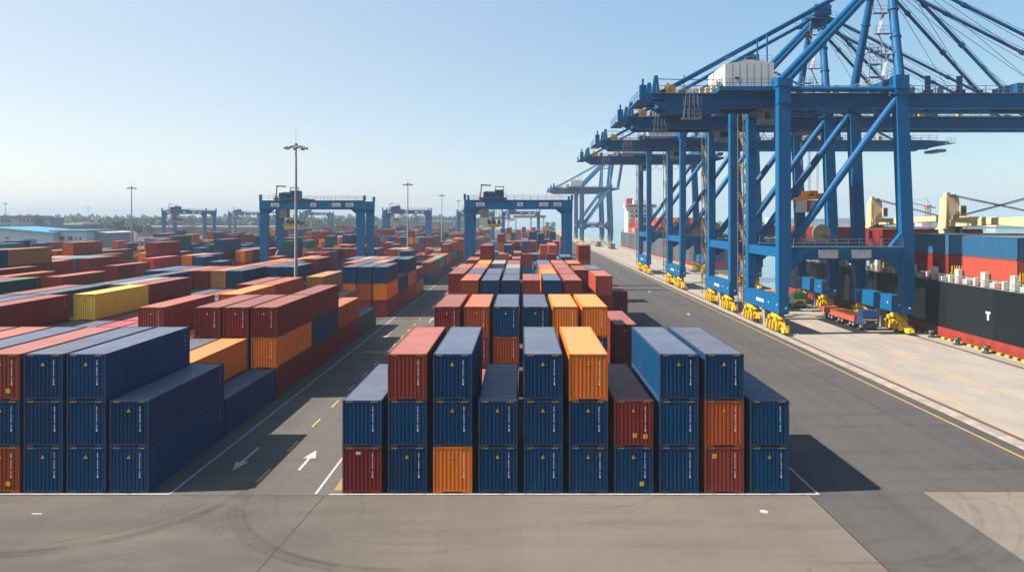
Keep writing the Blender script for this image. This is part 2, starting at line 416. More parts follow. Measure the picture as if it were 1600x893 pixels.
def serial_mb(x=.66, top=2.52, n=15, flip=False):
    b = MB(); z = top
    for i in range(n):
        if i in (4, 11): z -= .09
        h = rs.choice((.05,.07,.06)); w_ = rs.choice((.05,.07,.06))
        def put(u0,u1,za,zb):
            if flip: b.face([(W/2+.004,u0,za),(W/2+.004,u1,za),(W/2+.004,u1,zb),(W/2+.004,u0,zb)])
            else: b.face([(u0,-.004,za),(u1,-.004,za),(u1,-.004,zb),(u0,-.004,zb)])
        k = rs.random()
        put(x-w_/2, x-w_/2+.022, z-h, z); put(x-w_/2+.022, x+w_/2, z-.02 if k<.5 else z-h, z if k<.5 else z-h+.02)
        if k > .4: put(x+w_/2-.02, x+w_/2, z-h+.02, z-.02)
        z -= .085
    if not flip: b.face([(x-.045,-.004,z-.09),(x+.045,-.004,z-.09),(x+.045,-.004,z),(x-.045,-.004,z)])
    return b
def hazard_mb(sx):
    b = MB(); b.cur = 1; x0 = -1.0 if sx < 0 else .56; y = -.003
    b.face([(x0,y,H-.125),(x0+.44,y,H-.125),(x0+.44,y,H-.045),(x0,y,H-.045)])
    b.cur = 0
    for i in range(4):
        x = x0+.01+i*.105; b.face([(x,y-.003,H-.12),(x+.04,y-.003,H-.12),(x+.085,y-.003,H-.05),(x+.045,y-.003,H-.05)])
    return b
def square_mb(x, z, s=.13):
    b = MB(); b.face([(x-s,-.004,z-s),(x+s,-.004,z-s),(x+s,-.004,z+s),(x-s,-.004,z+s)]); b.cur = 1
    for dz in (-.05,.01,.06): b.face([(x-s*.6,-.008,z+dz),(x+s*.6,-.008,z+dz),(x+s*.6,-.008,z+dz+.018),(x-s*.6,-.008,z+dz+.018)])
    return b
CM = {}
CM['body'] = body_mesh(L,42,9).mesh('container_body', M['paint'])
CM['roof'] = roof_mb(L,30).mesh('container_roof', M['roof'])
CM['frame'] = frame_mb(L).mesh('container_frame', M['frame'])
CM['cast'] = casting_mb().mesh('corner_casting', M['frame'])
CM['tri'] = tri_mb().mesh('warning_triangle', [M['sticker'], M['ink']])
CM['serial'] = [serial_mb(.66+.02*k).mesh('serial_marking', M['mark']) for k in range(4)]
CM['side'] = serial_mb(11.35,2.5,12,True).mesh('side_marking', M['mark'])
CM['haz'] = [hazard_mb(-1).mesh('hazard_stripe', [M['sticker'], M['ink']]), hazard_mb(1).mesh('hazard_stripe', [M['sticker'], M['ink']])]
CM['sq'] = {k: square_mb(*k).mesh('yellow_label', [M['sticker'], M['ink']]) for k in ((.06,.72),(.72,.66),(.5,.60),(-.62,2.32))}
def simple_mesh(L=L, ns=30):
    b = body_mesh(L,ns,9); b.cur = 1
    for f in roof_mb(L,12).f: pass
    r = roof_mb(L,14); n = len(b.v); b.v += r.v; b.f += [tuple(n+i for i in f) for f in r.f]; b.sm += r.sm; b.mi += [1]*len(r.f)
    r = frame_mb(L); n = len(b.v); b.v += r.v; b.f += [tuple(n+i for i in f) for f in r.f]; b.sm += r.sm; b.mi += [2]*len(r.f)
    return b.mesh('shipping_container', [M['paint'], M['roof'], M['frame']])
CM['simple'] = simple_mesh(); CM['short'] = simple_mesh(6.06, 15)

PAL = dict(
 N=('navy blue',(.0006,.041,.114)), U=('blue',(.0008,.076,.185)), M=('maroon',(.175,.020,.015)), R=('brick red',(.225,.036,.022)),
 S=('salmon red',(.30,.052,.034)), O=('orange',(.70,.175,.014)), T=('rust orange',(.34,.066,.012)), B=('tan brown',(.36,.17,.055)),
 G=('dark green',(.018,.085,.065)), Y=('yellow',(.60,.40,.05)), W=('pale grey',(.48,.50,.50)), K=('grey',(.20,.20,.21)),
 C=('crimson',(.33,.02,.04)), E=('teal',(.03,.21,.24)), A=('bright red',(.55,.05,.035)), L=('light blue',(.055,.215,.42)), V=('faded blue',(.018,.095,.20)))
RND = 'M'*12 + 'R'*3 + 'T'*3 + 'B'*2 + 'N'*10 + 'U'*2 + 'O'*2 + 'S' + 'G' + 'K' + 'C' + 'E'
rnd = random.Random(21)
def rcol(): return rnd.choice(RND)

recs = []       # dict(block,row,col,tier,n,x,y,z,c)
stacks = {}
def stack(block, row, col, x, y, cs, z=0.0, ln=12.19):
    stacks[(block,row,col)] = len(cs)
    for t, c in enumerate(cs): recs.append(dict(block=block,row=row,col=col,tier=t,n=len(cs),x=x,y=y,z=z+t*H,c=c,ln=ln))

# --- centre block
cx = [-11.2+1.22+2.832*i for i in range(10)]
front = ['MN','NNM','ONN','NN','NNN','NNO','NM','NNN','RTN','NN']
front[1] = 'NNR'
for i, s in enumerate(front): stack('c',0,i,cx[i],48.0,s)
second = {1:'MRM',2:'MRT',3:'MTN',4:'MNN',5:'MOO',6:'MNO'}
for i in (1,2,3,5,6): stack('c',1,i,cx[i],60.6,'M' if i != 5 else 'N')
for i, s in second.items(): stack('c',2,i,cx[i],73.6,s)
stack('c',2,7,cx[7]+1.3,82.3,'MM')
for i in (1,2,3,4,5,6): stack('c',3,i,cx[i],88.6,'MM'[:1+(i%2)])
third = {1:'MRT',2:'MNN',3:'MNN',4:'RRR',5:'NNN',6:'MMR',7:'MM'}
for i, s in third.items(): stack('c',4,i,cx[i],104.6,s)
stack('c',4,8,cx[8]-.6,112.5,'MMS'); stack('c',4,9,cx[9]-.3,119.0,'MM')
fourth = {0:'MTM',1:'MMN',2:'MMN',3:'MGN',4:'MN',5:'TTO',6:'MNM',7:'MRM'}
for i, s in fourth.items(): stack('c',5,i,cx[i],117.2+(8 if i == 7 else 0),s)
fifth = {0:'MTS',1:'MTT',2:'MN',3:'GMK',4:'NU',5:'NMS',6:'MRR',8:'MNU'}
for i, s in fifth.items(): stack('c',6,i,cx[i]-(.6 if i == 8 else 0),129.8 if i != 8 else 126.5,s)
sixth = {0:'MO',1:'OOOK'[:3],2:'MNK',3:'GMM',4:'UO',5:'NNUN'[:3],6:'RRS',7:'MTT',8:'MU'}
for i, s in sixth.items(): stack('c',7,i,cx[i],142.4+(2 if i == 8 else 0),s)
nr = 8
Yc = 155.0
while Yc < 470:
    for i in range(9):
        if i >= 8 and rnd.random() < .5: continue
        if i == 8 and 172 < Yc+6 < 206: continue
        if i == 8 and Yc > 480: continue
        n = rnd.choice((1,1,2)) if random.Random(nr*31+i//2).random() < .5 else rnd.choice((2,3,3,4))
        if rnd.random() < .08: continue
        if rnd.random() < .4:
            stack('c',nr,i,cx[i],Yc,''.join(rcol() for _ in range(n)),0.0,6.06)
            if rnd.random() < .5: stack('c',nr+.5,i,cx[i],Yc+6.3,''.join(rcol() for _ in range(max(1,n-1))),0.0,6.06)
        else: stack('c',nr,i,cx[i],Yc,''.join(rcol() for _ in range(n)))
    nr += 1; Yc += 12.6
    if nr in (12, 18, 24): Yc += 9

# --- left yard
LX = lambda k: -25.75+1.22-2.69*k
def LY(k, b):
    y = 48+12.55*b
    if k < 8 and b >= 7: y -= 3
    return y
HAND = {
 (0,0):'NN',(1,0):'NNN',(2,0):'NNN',(3,0):'TNR',(4,0):'MNN',(5,0):'MNS',(6,0):'MNM',
 (0,1):'N',(1,1):'MO',(2,1):'MN',(3,1):'M',(4,1):'MN',(5,1):'MR',(6,1):'N',
 (0,2):'MOM',(1,2):'MNM',(2,2):'MMM',(3,2):'MO',(4,2):'MNS',(5,2):'M',(6,2):'MM',(7,2):'MC',(8,2):'MN',(9,2):'MM',(10,2):'MMM',(11,2):'MMN',
 (0,3):'MNM',(1,3):'MM',(2,3):'MM',(3,3):'MTO',(4,3):'MN',(5,3):'MN',(6,3):'NN',(7,3):'MC',(8,3):'MM',(9,3):'MRY',(10,3):'MN',(11,3):'MMN',(12,3):'MMM',(13,3):'MN',
 (0,4):'MT',(1,4):'MM',(2,4):'MN',(3,4):'MMT',(4,4):'MMM',(5,4):'N',(6,4):'MN',(7,4):'NN',(8,4):'MM',(9,4):'MMM',(10,4):'MMK',(11,4):'MMN',(12,4):'MN',(13,4):'MM',(15,4):'MM',(16,4):'NN',(17,4):'MMG',
 (0,5):'G',(1,5):'MT',(2,5):'MMB',(3,5):'MM',(4,5):'N',(5,5):'MM',(6,5):'NN',(7,5):'NN',(8,5):'MM',(9,5):'NN',(10,5):'MM',(11,5):'MNN',(12,5):'MM',(13,5):'MM',(15,5):'MM',(16,5):'MMT',(17,5):'NN',
 (8,6):'MNN',(9,6):'MNB',(10,6):'MNM',(11,6):'MMT',(12,6):'MMN',(13,6):'MNU',(23,6):'MMM',
 (0,7):'MON',(1,7):'MTN',(2,7):'MON',(3,7):'MT',(4,7):'MM',(5,7):'MN',(6,7):'MMN',(7,7):'MRN',(8,7):'MMR',(9,7):'MMT',
 (0,8):'MN',(1,8):'MRB',(2,8):'MMN',(3,8):'MNT',(4,8):'NN',(8,8):'NNT',(9,8):'MMB',(10,8):'MM',
 (0,9):'TON',(1,9):'MMN',(2,9):'MTT',(3,9):'MNK',(25,9):'MMM',(26,9):'MRE',(27,9):'MLL',(28,9):'MKK',(29,9):'MOO',
 (0,10):'BM',(1,10):'MM',(0,12):'NM',(1,12):'MN',(2,12):'MNN',(0,13):'MR',(0,14):'ME',
 (19,10):'MWO',(18,10):'MNN',(20,9):'MMA',
}
def keepout(x, y):
    for (ax, bx, ay, by) in ((-65.8,-60.4,183,202),(-40.6,-35.4,183,202),(-38.9,-36.9,126,131.5),(-160.5,-156.5,304,316),(-43,-39,272,286),(-45.5,-41,408,420)):
        if x+1.3 > ax and x-1.3 < bx and y+L > ay and y < by: return True
    return False
bmax = 48
px_ = lambda x, y: CX + F*x/y
for b_ in range(bmax):
    for k in range(0, 118):
        x, y = LX(k), LY(k, b_)
        if (x+1.3)*F/max(1,y+L)+CX < -60: break
        if x < -140 and y > 345 and x < -140: continue
        if x < -95-0.25*y and y > 300: continue
        s = HAND.get((k,b_))
        if s is None:
            if b_ < 6 and k < 8: continue
            if k < 8 and b_ in (6, 11, 17, 24, 31, 38): continue
            if k >= 8 and (k % 10 == 4 or b_ in (14, 22, 30, 38)): continue
            if keepout(x, y): continue
            if rnd.random() < (.10 if b_ < 9 else .20): continue
            if px_(x, y) < 190 and y > 275: continue
            if b_ < 6: n = rnd.choice((1,2,2,3,3))
            else:
                hc = random.Random((k//3)*977+int(b_)*131+5).random()
                n = rnd.choice((0,1,1,1)) if hc < .5 else rnd.choice((2,3,3,3,4 if k > 8 else 3))
                if n == 0: continue
            if px_(x, y) < 230 and y > 200: n = min(n, 2)
            if k < 2 and b_ >= 12: n = max(2, n)
            s = ''.join(rcol() for _ in range(n))
        elif keepout(x, y): continue
        if HAND.get((k,b_)) is None and rnd.random() < .42 and b_ > 6:
            if rnd.random() < .75: stack('l', b_, k, x, y+rnd.choice((0,.4)), s, 0.0, 6.06)
            if rnd.random() < .6: stack('l', b_+.5, k, x, y+6.3, ''.join(rcol() for _ in range(rnd.choice((1,1,2,2,3)))), 0.0, 6.06)
            continue
        stack('l', b_, k, x, y, s)

# --- on the moored ship
SZ = 8.9
def shipbay(row, y, z, rows, cols=7):
    for j in range(cols): stack('s', row, j, 62.6+1.22+2.50*j, y, rows[j], z)
shipbay(0, 97.0, SZ, ['SV','NN','MN','NM','NN','MM','NN'])
shipbay(1, 112.6, SZ, ['MV','MN','MN','MN','NN','NM','MM'])
shipbay(2, 133.2, 9.45, ['RM','MM','MM','NM','MN','MN','NM'])
shipbay(3, 159.5, 9.45, ['RM','MM','NM','MN','MM','NN','MN'])
shipbay(4, 173.5, 9.45, ['MM','MM','NM','MN','MM','NN','MN'])
# far ship deck
for r_ in range(11):
    for j in range(7):
        n = rnd.choice((1,2,3,3)); stack('f', r_, j, 63.5+1.22+2.52*j, 312+r_*13.2, ''.join(rnd.choice('MMRRSWOANK') for _ in range(n)), 8.6)

def px(x, y): return CX + F*x/y
def py(z, y): return HY + F*(CAMZ-z)/y
hidx = stacks
for r in recs:
    prev = None
    bl, row, col, t = r['block'], r['row'], r['col'], r['tier']
    top = t == r['n']-1
    fr = hidx.get((bl,row-1,col), 0)
    front_open = t >= fr or row == 0
    x, y = r['x'], r['y']
    toward = col-1 if x < 0 and bl == 'l' else col+1 if x < 0 else col-1
    side_open = t >= hidx.get((bl,row,toward), 0)
    inframe = False
    if x > 0: inframe = px(x-1.2, y+L) < 1600
    else: inframe = px(x+1.2, y+L) > 2
    r['vis'] = inframe and row == int(row) and (top or front_open or side_open) and not (bl == 'c' and row in (1,3)) and bl != 'f'
    if bl == 'l' and b_ and r['x'] < -26 and t == 0 and y > 60 and not top: r['vis'] = False
    if bl == 'l' and row == 1 and not (col <= 1): r['vis'] = False
    if bl == 'l' and row == 2 and 5 <= col <= 9: r['vis'] = False
    if bl == 's' and row == 0 and col > 0: r['vis'] = False
    if bl == 's' and row >= 1 and t == 0 and col > (2 if row == 1 else 0): r['vis'] = False
    if bl == 's' and row >= 3 and col > 1: r['vis'] = False
    if bl == 'c' and row == 2 and t == 0 : r['vis'] = col == 7
    if bl == 'c' and row >= 4 and not top and t < 1: r['vis'] = False
vis = sorted([r for r in recs if r['vis']], key=lambda r: (r['y'] if r['block'] != 's' else r['y']*.5))
indiv = vis[:298]; ids = set(id(r) for r in indiv)
ORD = ['first','second','third','fourth','fifth','sixth','seventh','eighth','ninth','tenth','eleventh','twelfth','thirteenth','fourteenth','fifteenth','sixteenth','seventeenth','eighteenth','nineteenth','twentieth']
def ordn(i):
    if i < 20: return ORD[i]
    return {2:'twenty-',3:'thirty-',4:'forty-'}[(i+1)//10] + ORD[(i+1)%10-1] if (i+1)%10 else {3:'thirtieth',4:'fortieth'}[(i+1)//10]
def tierword(t, n):
    if n == 1: return 'alone on the ground'
    if t == n-1: return 'on top' if n != 2 else 'upper of two'
    if t == 0: return 'at the bottom' if n != 2 else 'lower of two'
    return 'in the middle'
crow = sorted({r['row'] for r in recs if r['block'] == 'c' and r['row'] not in (1,3)})
def clabel(r):
    c = PAL[r['c']][0]; tw = tierword(r['tier'], r['n'])
    if r['block'] == 'c':
        k = crow.index(r['row']); cols = sorted(q['col'] for q in recs if q['block'] == 'c' and q['row'] == r['row'] and q['tier'] == 0)
        return f"{c} container {tw}, {ordn(cols.index(r['col']))} stack from left, {'front' if k == 0 else ordn(k)} row of centre block"
    if r['block'] == 'l':
        return f"{c} container {tw}, {ordn(r['col'])} stack from lane, {'front' if r['row'] == 0 else ordn(r['row'])} row, left yard"
    return f"{c} container {'on deck' if r['tier'] == 0 else 'stacked above'}, {ordn(r['col'])} from the quay, {ordn(r['row'])} bay of moored ship"
GRP = dict(c='containers stacked in the centre block', l='containers stacked in the left yard', s='containers aboard the moored ship')
SQ = {('c',0,6,1):[(.06,.72),(.72,.66)],('c',0,6,0):[(.5,.60)],('c',0,8,0):[(-.62,2.32)],('l',0,3,0):[(.5,.60)],('l',0,3,2):[(.5,.60)]}
NOTRI = {('c',0,0,0),('c',0,0,1),('c',0,1,1),('c',0,1,2),('c',0,7,0),('c',0,7,1),('c',0,8,0),('c',0,9,1),('l',0,1,1),('l',0,2,1)}
for r in indiv:
    col = PAL[r['c']][1]; key = (r['block'],r['row'],r['col'],r['tier']); loc = (r['x'],r['y'],r['z'])
    far = r['y'] > 150 or r['ln'] < 10
    if far:
        o = link('shipping_container', CM['simple' if r['ln'] > 10 else 'short'], None, loc, col); tag(o, clabel(r), 'container', GRP[r['block']]); continue
    e = empty('shipping_container', loc, clabel(r), 'container', GRP[r['block']])
    link('body', CM['body'], e, None, col); link('roof', CM['roof'], e, None, col)
    fo = link('frame', CM['frame'], e, None, col)
    if r['y'] < 92:
        for sx in (-1,1):
            for ya in (.086, L-.086):
                for z in (0, H-.118): link('corner_casting', CM['cast'], fo, (sx*(W/2-.08), ya, z), col)
        link('serial_marking', CM['serial'][(r['col']*3+r['tier'])%4], e)
        if key not in NOTRI and (r['y'] < 60 or r['tier'] == r['n']-1): link('warning_triangle', CM['tri'], e)
        for k in (0,1): link('hazard_stripe', CM['haz'][k], e)
        if key == ('c',0,0,0): b = MB(); b.face([(-.38,-.004,2.42),(-.08,-.004,2.42),(-.08,-.004,2.6),(-.38,-.004,2.6)]); b.build('white_label', M['white'], e)
        for s in SQ.get(key, []): link('yellow_label', CM['sq'][s], e)
    if r['block'] in ('l',) : link('side_marking', CM['side'], e)

# the thousands beyond: one mass
fb = MB(); fcol = []
for r in recs:
    if id(r) in ids: continue
    x0, x1, y0, y1, z0, z1 = r['x']-1.21, r['x']+1.21, r['y']+.01, r['y']+r['ln']-.01, r['z']+.02, r['z']+H-.02
    c = PAL[r['c']][1]; v = .85+.3*rnd.random(); c = tuple(x*v for x in c)
    fb.cur = 0
    n0 = len(fb.f); fb.box(x0,x1,y0,y1,z0,z1); fb.mi[-5] = 1
    fcol += [c]*6
fo = fb.build('container_stacks', [M['farpaint'], M['farroof']])
ca = fo.data.color_attributes.new('Col', 'FLOAT_COLOR', 'CORNER')
buf = []
for p, c in zip(fo.data.polygons, fcol): buf += [c[0],c[1],c[2],1.0]*p.loop_total
ca.data.foreach_set('color', buf)
tag(fo, 'countless stacked containers receding across the yard to the horizon', None, None, 'stuff')
print('containers', len(recs), 'visible', len(vis), 'indiv', len(indiv), 'last y', indiv[-1]['y'])

# ------------------------------------------------------------------ ship-to-shore cranes
def bogie(parent, x, y0, y1, lod=0):
    b = MB(); m = (y0+y1)/2; w2 = .55
    b.taper((x-w2,x+w2,y0+.7,y1-.7,2.2),(x-w2*.9,x+w2*.9,m-.9,m+.9,3.05))
    for a, c in ((y0, m-.15), (m+.15, y1)):
        mm = (a+c)/2; b.taper((x-.42,x+.42,a+.1,c-.1,.75),(x-.42,x+.42,mm-.45,mm+.45,1.85)); b.box(x-.5,x+.5,mm-.28,mm+.28,1.3,2.25)
        if lod == 0:
            for yy in (a+.3, c-.75):
                b.box(x-1.05,x-.5,yy,yy+.42,.55,1.15); b.tube((x-.85,yy+.2,1.1),(x-.85,yy+.2,1.75),.2,8); b.box(x+.5,x+.95,yy,yy+.4,.6,1.2)
            b.box(x-.9,x-.45,mm-.35,mm+.35,1.9,2.45)
    o = b.build('bogie', M['yellow'], parent)
    if lod: return o
    n = 4
    for i in range(n):
        yy = y0+.45+(y1-y0-.9)*i/(n-1); wb = MB(); wb.tube((x-.16,yy,.40),(x+.16,yy,.40),.38,14); wb.build('wheel', M['dark'], o)
    return o

def sts_crane(Y, label, boom_end=103.0, spreader=None, lod=0, slim=True, house_shift=0.0):
    e = empty('quay_crane', (38.7, Y, 0), label, 'quay crane', 'blue quay cranes along the berth')
    B = M['blue']; X = lambda v: v-38.7
    wb, wt_ = X(56.9), X(56.0)                       # waterside leg, bottom and top
    D = 16.0                                         # frame spacing
    for yl in (0.0, D):
        lo, hi = (-.62, .72) if slim or yl else (-.85, .95)
        # landside leg: straight outer face, flared below the portal beam
        b = MB(); y0, y1 = yl, yl+1.6
        b.taper((lo,.5,y0,y1,5.4),(lo,hi+.2,y0,y1,12.0)); b.taper((lo,hi+.2,y0,y1,12.0),(lo,hi,y0,y1,14.5)); b.box(lo,hi,y0,y1,14.5,37.2)
        b.box(lo-.1,hi+.1,y0-.1,y1+.1,34.0,34.2); b.box(lo-.15,hi+.2,y0-.12,y1+.12,36.6,37.7)
        if lod == 0:
            for zz in (18,22,26,30): b.box(lo-.02,hi+.02,y0-.02,y1+.02,zz,zz+.07)
        b.build('leg', B, e)
        b = MB()
        b.taper((wb-.55,wb+.95,y0,y1,5.4),(wb-1.15,wb+.9,y0,y1,12.0)); b.taper((wb-1.15,wb+.9,y0,y1,12.0),(wb-.95,wb+.85,y0,y1,15.0))
        b.taper((wb-.95,wb+.85,y0,y1,15.0),(wt_-.85,wt_+.85,y0,y1,36.4)); b.box(wt_-1.0,wt_+1.0,y0-.15,y1+.15,36.2,38.2); b.box(wt_-1.15,wt_+1.15,y0-.2,y1+.2,35.4,35.6)
        b.build('leg', B, e)
        # portal beam
        b = MB(); b.box(.6,wb-.9,y0+.1,y1-.1,11.0,12.9)
        b.taper((1.0,1.3,y0+.12,y1-.12,9.6),(1.0,2.9,y0+.12,y1-.12,11.0)); b.taper((wb-1.35,wb-1.0,y0+.12,y1-.12,9.6),(wb-2.9,wb-1.0,y0+.12,y1-.12,11.0))
        b.taper((1.0,2.6,y0+.12,y1-.12,12.9),(.9,1.1,y0+.12,y1-.12,14.8)); b.taper((wb-2.6,wb-1.0,y0+.12,y1-.12,12.9),(wb-1.05,wb-.9,y0+.12,y1-.12,14.8))
        pb = b.build('portal_beam', B, e)
        if yl == 0:
            for xa in (5.0, 9.9): w_ = MB(); w_.box(xa,xa+2.9,y0+.06,y0+.12,11.25,12.45); w_.build('panel', M['white'], pb)
        b = MB(); b.box(1.0,wb-1.0,y0-.9,y0+.0,12.92,13.0); b.rail((1.0,y0-.85,13.0),(wb-1.2,y0-.85,13.0),1.1,1.6,.05); b.rail((1.0,y1+.05,13.0),(wb-1.2,y1+.05,13.0),1.1,1.6,.05)
        b.build('walkway', M['grey'], pb)
        # diagonal brace and top tie
        b = MB(); b.tube((1.0,yl+.8,13.0),(wt_-.6,yl+.8,34.6),.58,14); b.build('diagonal_brace', B, e)
        b = MB(); b.tube((.9,yl+.8,36.2),(wt_-.9,yl+.8,36.2),.42,12); b.build('top_tie', B, e)
    for xs, nm in ((0.0,0),(wb,1)):
        b = MB(); b.box(xs-.86,xs+.64,-.03,D+1.63,3.05,5.42); b.box(xs-.6,xs+.4,.2,D+1.4,2.95,3.05)
        sb = b.build('sill_beam', B, e)
        if lod == 0:
            for yy in (.8,4.5): lb = MB(); lb.tube((xs-.87,yy,4.3),(xs-.95,yy,4.3),.14,10); lb.build('lamp', M['white'], sb)
            lb = MB(); lb.tube((xs+.2,-.03,3.9),(xs+.2,-.11,3.9),.14,10); lb.build('lamp', M['white'], sb)
            tb = MB()
            for j in range(9): tb.box(xs-.87,xs-.862,7.2+j*.42,7.2+j*.42+.26,3.95+.1*(j%2),4.45)
            if nm == 0: tb.build('lettering', M['mark'], sb)
        bogie(e, xs-.1, .1, 5.6, lod); bogie(e, xs-.1, D-3.6, D+1.9, lod)
        b = MB(); b.taper((xs-.35,xs+.35,7.9,8.8,.02),(xs-.55,xs+.55,7.7,9.0,3.0)); b.build('jacking_post', M['pole'], e)
        b = MB(); b.box(xs-.5,xs+.3,-1.2,.1,.35,.95); b.tube((xs-.1,-1.2,.65),(xs-.1,-1.9,.65),.13,8); b.build('buffer', M['yellow'], e)
        # cross girder on top, along the quay
        xt = 0.05 if nm == 0 else wt_
        b = MB(); b.box(xt-.75,xt+.75,1.7,D-.1,36.5,38.1)
        g = b.build('cross_girder', B, e)
        b = MB(); b.rail((xt-.7,1.5,38.1),(xt-.7,D,38.1),1.1,1.6); b.rail((xt+.7,1.5,38.1),(xt+.7,D,38.1),1.1,1.6); b.build('railing', M['pole'], g)
        # middle-level tie along the quay
        b = MB(); b.box(xs-.5,xs+.5,1.55,D+.05,11.3,12.7); b.build('portal_tie', B, e)
    # boom: twin girders
    r0 = X(20.2); r1 = X(boom_end)
    for gy in (5.0, 10.6):
        b = MB(); b.box(r0+1.6,r1-3.0,gy,gy+1.1,34.2,36.2)
        b.taper((r0-.2,r0+1.6,gy,gy+1.1,35.1),(r0-.9,r0+1.6,gy,gy+1.1,36.2)); b.hexa([(r0-.2,gy,35.1),(r0+1.6,gy,34.2),(r0+1.6,gy+1.1,34.2),(r0-.2,gy+1.1,35.1),(r0-.2,gy,35.3),(r0+1.6,gy,35.4),(r0+1.6,gy+1.1,35.4),(r0-.2,gy+1.1,35.3)])
        b.hexa([(r1-3,gy,34.2),(r1+2.2,gy,35.4),(r1+2.2,gy+1.1,35.4),(r1-3,gy+1.1,34.2),(r1-3,gy,36.2),(r1+2.2,gy,36.0),(r1+2.2,gy+1.1,36.0),(r1-3,gy+1.1,36.2)])
        if lod == 0:
            x = r0+3
            while x < r1-4: b.box(x,x+.1,gy-.03,gy+1.13,34.17,36.22); x += 5.2
        b.box(r0+1.6,r1-3.0,gy-.18,gy+1.28,34.02,34.19)
        g = b.build('boom_girder', B, e)
        b = MB(); yy = gy-.45 if gy < 8 else gy+1.55
        b.box(r0+.5,r1-1,min(yy,yy+.6)-.1,max(yy,yy+.6)-.1,36.22,36.28)
        b.rail((r0+.5,yy,36.28),(r1-1,yy,36.28),1.1,1.9 if lod == 0 else 4, .085); b.build('railing', M['grey'], g)
    x = r0+1.2; tie = MB(); tie.box(0,.45,6.15,10.55,34.5,35.5); tie = tie.mesh('cross_tie', B)
    while x < r1: link('cross_tie', tie, e, (x,0,0)); x += 6.1
    # rear platform with winch
    b = MB(); b.box(r0-2.6,r0-.4,4.2,12.5,34.9,35.15); b.rail((r0-2.5,4.3,35.15),(r0-2.5,12.4,35.15),1.2,1.5); b.rail((r0-2.5,4.3,35.15),(r0-.4,4.3,35.15),1.2,1.0)
    rp = b.build('rear_platform', M['blue'], e)
    b = MB(); b.taper((r0-.3,r0+1.0,4.5,5.8,36.2),(r0+.2,r0+.7,4.8,5.5,39.0)); b.taper((r0-.3,r0+1.0,10.8,12.1,36.2),(r0+.2,r0+.7,11.1,11.8,39.0))
    b.box(r0-2.0,r0-1.0,5.0,6.3,35.15,37.6); b.tube((r0-1.5,5.6,37.6),(r0-1.5,5.6,38.6),.18,8); b.tube((r0+4.8,5.2,36.2),(r0+4.8,5.2,39.2),.07,6)
    b.tube((r0+.6,5.1,38.5),(r0+11.5,5.1,38.3),.07,6); b.build('anchor_frame', B, rp)
    b = MB(); b.box(r0+2,r0+3.4,4.6,5.6,36.3,37.3); b.tube((r0+2.2,4.5,37.5),(r0+2.2,5.7,37.5),.35,10); b.build('winch', M['yellow'], rp)
    # machinery house
    hx0, hx1, hy0, hy1 = X(31.0+house_shift), X(38.45+house_shift), 4.0, 14.4
    b = MB(); b.box(hx0-1.2,hx1+1.0,hy0-1.2,hy1+.8,36.35,37.0); b.rail((hx0-1.1,hy0-1.1,37.0),(hx1+.9,hy0-1.1,37.0),1.1,1.4); b.rail((hx0-1.1,hy0-1.1,37.0),(hx0-1.1,hy1+.7,37.0),1.1,1.4)
    b.build('house_platform', M['blue'], e)
    b = MB(); xm = hx0+3.9; zt = 40.7
    P = [(hx0,37.0),(hx1,37.0),(hx1,zt+.1),(xm,zt+.55),(hx0,zt-.1)]
    b.face([(x,hy0,z) for x, z in P]); b.face([(x,hy1,z) for x, z in reversed(P)])
    for i in range(5):
        (xa,za),(xb,zb) = P[i], P[(i+1)%5]; b.face([(xb,hy0,zb),(xa,hy0,za),(xa,hy1,za),(xb,hy1,zb)])
    hs = b.build('machinery_house', M['sheet'], e)
    if lod == 0:
        b = MB()
        for i in range(1,7): b.box(hx0+i*1.08,hx0+i*1.08+.05,hy0-.02,hy0,37.1,zt-.05)
        for i in range(1,4): b.box(hx0-.02,hx0,hy0+i*2.6,hy0+i*2.6+.06,37.1,zt-.2)
        b.build('cladding_joints', M['pole'], hs)
        b = MB(); b.box(hx0+1.5,hx0+2.1,hy0-.05,hy0-.01,38.3,38.65); b.build('window', M['glass'], hs)
        b = MB(); b.rail((hx0+.2,hy0+.2,zt),(hx1-.2,hy0+.2,zt+.2),1.0,1.4,.04); b.build('railing', M['pole'], hs)
        for ya, yb_, zb_ in ((1,2,38.1),(4,5.5,38.0),(7,9,38.4)): b = MB(); b.box(hx0-1.0,hx0-.3,hy0+ya,hy0+yb_,37.0,zb_); b.tube((hx0-1.05,hy0+ya+.5,37.6),(hx0-.3,hy0+ya+.5,37.6),.35,10); b.build('ventilation_unit', M['cream'], hs)
    # apex, pylon legs, back legs, stays
    A1, A2 = Vector((X(57.0),6.2,56.0)), Vector((X(57.0),11.0,56.0))
    for p, a in (((wt_,.8,38.1),A1),((wt_,D+.8,38.1),A2)):
        b = MB(); b.tube(p,a,.72,16,.55)
        if lod == 0:
            pv = Vector(p)
            for k in (.35,.6,.82): c = pv+(a-pv)*k; d = (a-pv).normalized(); b.tube(c-d*.12,c+d*.12,.80,16)
        b.build('pylon_leg', B, e)
    for dx, dz in ((-.35,0),(.65,-.15)):
        b = MB(); b.tube((dx,.8,37.6+dz),A1+Vector((dx*.7-.3,0,-.4)),.5,14); b.build('back_leg', B, e)
    b = MB(); b.box(A1.x-1.6,A1.x+1.6,5.2,12.0,55.6,56.6); b.box(A1.x-2.6,A1.x+2.4,4.4,12.8,54.6,54.72); b.rail((A1.x-2.5,4.5,54.7),(A1.x+2.3,4.5,54.7),1.1,1.2); b.rail((A1.x-2.5,12.7,54.7),(A1.x+2.3,12.7,54.7),1.1,1.2)
    for k in range(3): b.tube((A1.x-1.2+1.1*k,5.0,57.0),(A1.x-1.2+1.1*k,12.0,57.0),.55,12)
    b.build('apex_head', B, e)
